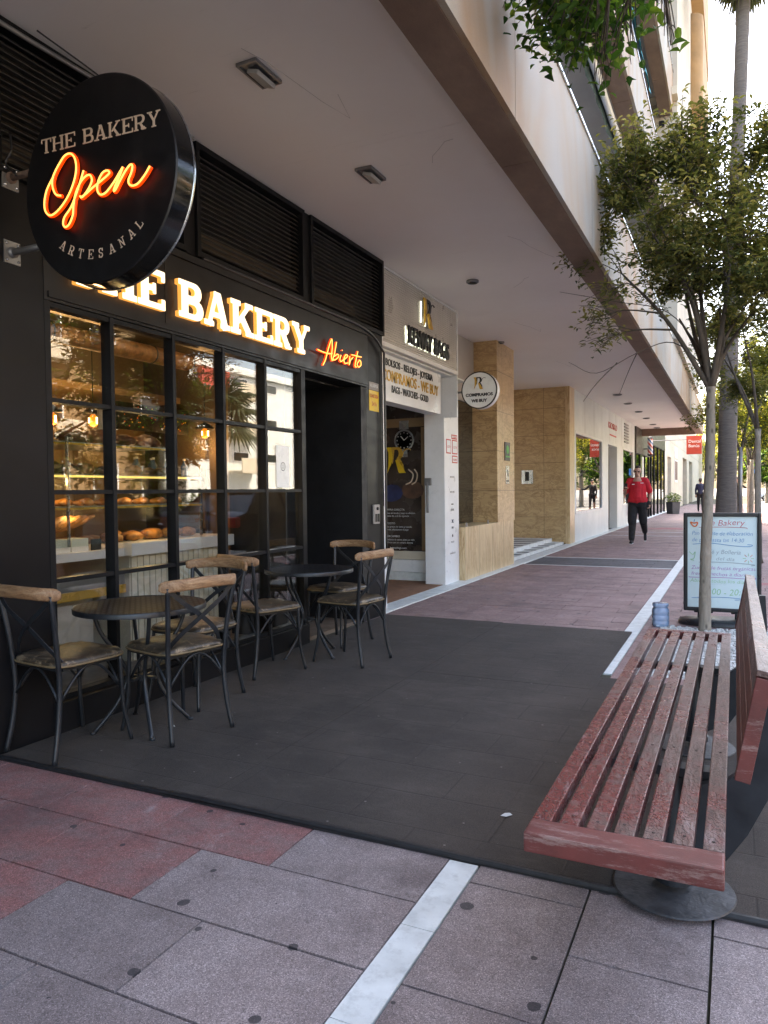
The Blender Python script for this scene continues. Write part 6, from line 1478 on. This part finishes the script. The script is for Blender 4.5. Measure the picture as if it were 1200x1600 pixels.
# ================================================================= cars and street signs
def car(label, loc, rz, paint, group=None):
    t = thing('parked_car', label, 'car', loc, rz, group)
    # length along x, nose at +x; stations: (x, half width low, belt z, roof z or None)
    prof = [(-2.05, .35, .80), (-2.0, .30, .95), (-1.75, .27, 1.02), (-1.1, .26, 1.0), (.6, .26, .96), (1.5, .27, .86), (1.95, .30, .70), (2.08, .36, .55)]
    b = MB(); v = []; n = 10
    for x, zl, zh in prof:
        w = .86 if abs(x) < 1.6 else (.80 if abs(x) < 1.98 else .66)
        ring = [(-w*.82, zl), (-w, zl+.10), (-w*1.0, (zl+zh)/2+.05), (-w*.95, zh-.05), (-w*.82, zh), (w*.82, zh), (w*.95, zh-.05), (w*1.0, (zl+zh)/2+.05), (w, zl+.10), (w*.82, zl)]
        v += [(x, y, z) for y, z in ring]
    f = [(i*n+k, i*n+(k+1) % n, (i+1)*n+(k+1) % n, (i+1)*n+k) for i in range(len(prof)-1) for k in range(n)]+[tuple(range(n-1, -1, -1)), tuple((len(prof)-1)*n+k for k in range(n))]
    b.add(v, f); b.build('body', paint, t, False, True, auto=35)
    def cab(z0, z1, sc, name, mt, inset=0):
        b = MB(); lo = [(-1.75+inset, .80-inset*.4), (.95-inset, .80-inset*.4)]; hi = [(-1.15, .62), (.25, .62)]
        x0, w0 = lo[0]; x1, _ = lo[1]; xa, wa = hi[0]; xb, _ = hi[1]
        v = [(x0, -w0, z0), (x1, -w0, z0), (x1, w0, z0), (x0, w0, z0), (xa, -wa, z1), (xb, -wa, z1), (xb, wa, z1), (xa, wa, z1)]
        b.add(v, [(3, 2, 1, 0), (4, 5, 6, 7), (0, 1, 5, 4), (1, 2, 6, 5), (2, 3, 7, 6), (3, 0, 4, 7)]); return b.build(name, mt, t, False)
    cab(.97, 1.40, 1, 'windows', 'carglass')
    b = MB(); pr = [(-1.22, 1.40), (-.9, 1.445), (-.2, 1.45), (.30, 1.40)]
    v = []
    for x, z in pr: v += [(x, -.63, 1.395), (x, -.5, z), (x, .5, z), (x, .63, 1.395)]
    b.add(v, [(i*4+k, i*4+k+1, (i+1)*4+k+1, (i+1)*4+k) for i in range(3) for k in range(3)]+[(0, 4, 8, 12, 15, 11, 7, 3)])
    for s in (-1, 1):
        for (xa, xb) in (((.95, .97), (.25, 1.40)), ((-.35, .97), (-.35, 1.40)), ((-1.75, .97), (-1.18, 1.40))):
            b.tube([(xa[0], s*.81, xa[1]), (xb[0], s*.63, xb[1])], .03, 6)
    b.build('roof', paint, t, False, True, auto=35)
    for x in (-1.3, 1.28):
        for s in (-1, 1):
            b = MB(); b.lathe([(.20, -.10), (.30, -.10), (.315, -.06), (.315, .06), (.30, .10), (.20, .10)], 24, (x, s*.78, .315), 'Y', cap=False); wv = b.build('wheel', 'tyre', t, False, True, auto=40)
            b = MB(); b.lathe([(.20, -.085), (.18, -.03), (.05, -.07), (.001, -.07)], 20, (x, s*.78, .315), 'Y') if s < 0 else b.lathe([(.20, .085), (.18, .03), (.05, .07), (.001, .07)], 20, (x, s*.78, .315), 'Y'); b.build('rim', 'chrome', wv, False)
    for s in (-1, 1):
        b = MB(); b.box(-2.06, -1.90, s*.50, s*.79, .72, .92, b=.02); b.build('tail_light', 'redlight', t, False)
        b = MB(); b.box(1.80, 2.03, s*.48, s*.76, .60, .72, b=.02); b.build('headlight', 'chrome', t, False)
    b = MB(); b.box(-2.075, -2.05, -.26, .26, .55, .66); b.build('number_plate', 'white', t, False)
    return t
car('dark blue car parked at the kerb opposite the bakery window', (2.75, 8.3, -.125), PI/2, 'carblue', 'cars parked along the kerb')
car('second dark blue car parked facing the same way, opposite the doorway', (2.75, 13.2, -.125), PI/2, 'carblue', 'cars parked along the kerb')
car('dark grey car parked opposite the marble column', (2.8, 22.0, -.125), PI/2, 'cargrey', 'cars parked along the kerb')
car('white car parked opposite the entrance recess', (2.8, 27.2, -.125), PI/2, 'carwhite', 'cars parked along the kerb')
car('distant white car crossing the far end of the street', (4.0, 82, -.15), PI, 'carwhite')
for (x, y, z, r, mt, in_, lab) in ((2.45, 76, 2.75, .30, 'redpaint', 'white', 'round white road sign with red rim near the distant car'), (3.25, 74, 2.85, .32, 'green', 'cream_light', 'round pale green road sign at the far right edge')):
    t = thing('road_sign', lab, 'road sign', (x, y, -.1)); b = MB(); b.lathe([(r, 0), (r, .02), (.001, .02)], 24, (0, -.05, z), 'Y'); b.lathe([(.001, -.002), (r, -.002)], 24, (0, -.05, z), 'Y'); b.build('sign_rim', mt, t, False)
    b = MB(); b.lathe([(.001, -.006), (r*.8, -.006)], 24, (0, -.05, z), 'Y'); b.build('sign_face', in_, t, False)
    b = MB(); b.tube([(0, 0, 0), (0, 0, z+.2)], .045, 8); b.build('post', 'chrome', t, False)
t = thing('road_sign', 'small blue rectangular road sign left of the round one', 'road sign', (1.25, 66, 0)); b = MB(); b.box(-.20, .20, -.03, -.01, 2.35, 2.95, b=.01); b.build('sign_face', 'blue', t, False); b = MB(); b.tube([(0, .02, 0), (0, .02, 2.9)], .04, 8); b.build('post', 'chrome', t, False)

# ================================================================= across the road (seen in the glass)
q = random.Random(77); b = MB()
for k in range(14000): one_leaf(b, Vector((6.3+q.gauss(0, .24), q.uniform(5, 40), q.uniform(-.1, 1.35))), .16, q, (.0, .7))  # hedge added to keep the sunlit road out of the window reflections
tag(b.build('hedge', 'leaf_green'), 'added clipped hedge in mid road, hiding the lit road from the glass', 'hedge')
def block(label, x0, x1, y0, y1, h, mt, nst, seed):
    t = thing('opposite_building', label, 'building', ((x0+x1)/2, (y0+y1)/2, 0)); b = MB(); b.box(x0, x1, y0, y1, 0, h); b.box(x0-.25, x0-.01, y0, y1, h-.5, h-.2); b.build('wall', mt, t)
    fh = h/nst; y = y0+1
    k = 0
    while y+2 < y1:
        for s in range(nst):
            b = MB(); b.box(x0-.03, x0-.005, y, y+1.6, s*fh+.9, s*fh+fh-.7); wn = b.build('window', 'white', t)
            b = MB(); b.box(x0-.04, x0-.031, y+.08, y+1.52, s*fh+.98, s*fh+fh-.78); b.build('pane', 'carglass', wn)
            if s and k % 2: b = MB(); b.box(x0-1.0, x0-.011, y-.4, y+2, s*fh+.2, s*fh+.35); b.box(x0-1.0, x0-.95, y-.4, y+2, s*fh+.351, s*fh+1.1); b.build('balcony', 'cream_light', t)
        y += 3.2; k += 1
    return t
block('ochre apartment block across the road from the bakery', 21, 32, -14, 31, 10.5, 'ochre', 3, 1)
block('white apartment block across the road with a red sign', 21, 32, 32, 44, 9, 'white_wall', 4, 2)
block('low white building across the road farther along', 21, 32, 46, 62, 5.5, 'white_wall', 2, 3)
b = MB(); b.box(20.6, 20.9, 33, 35.5, 7.2, 8.4); tag(b.build('roof_sign', 'red'), 'plain red sign panel on the white block across the road', 'sign')
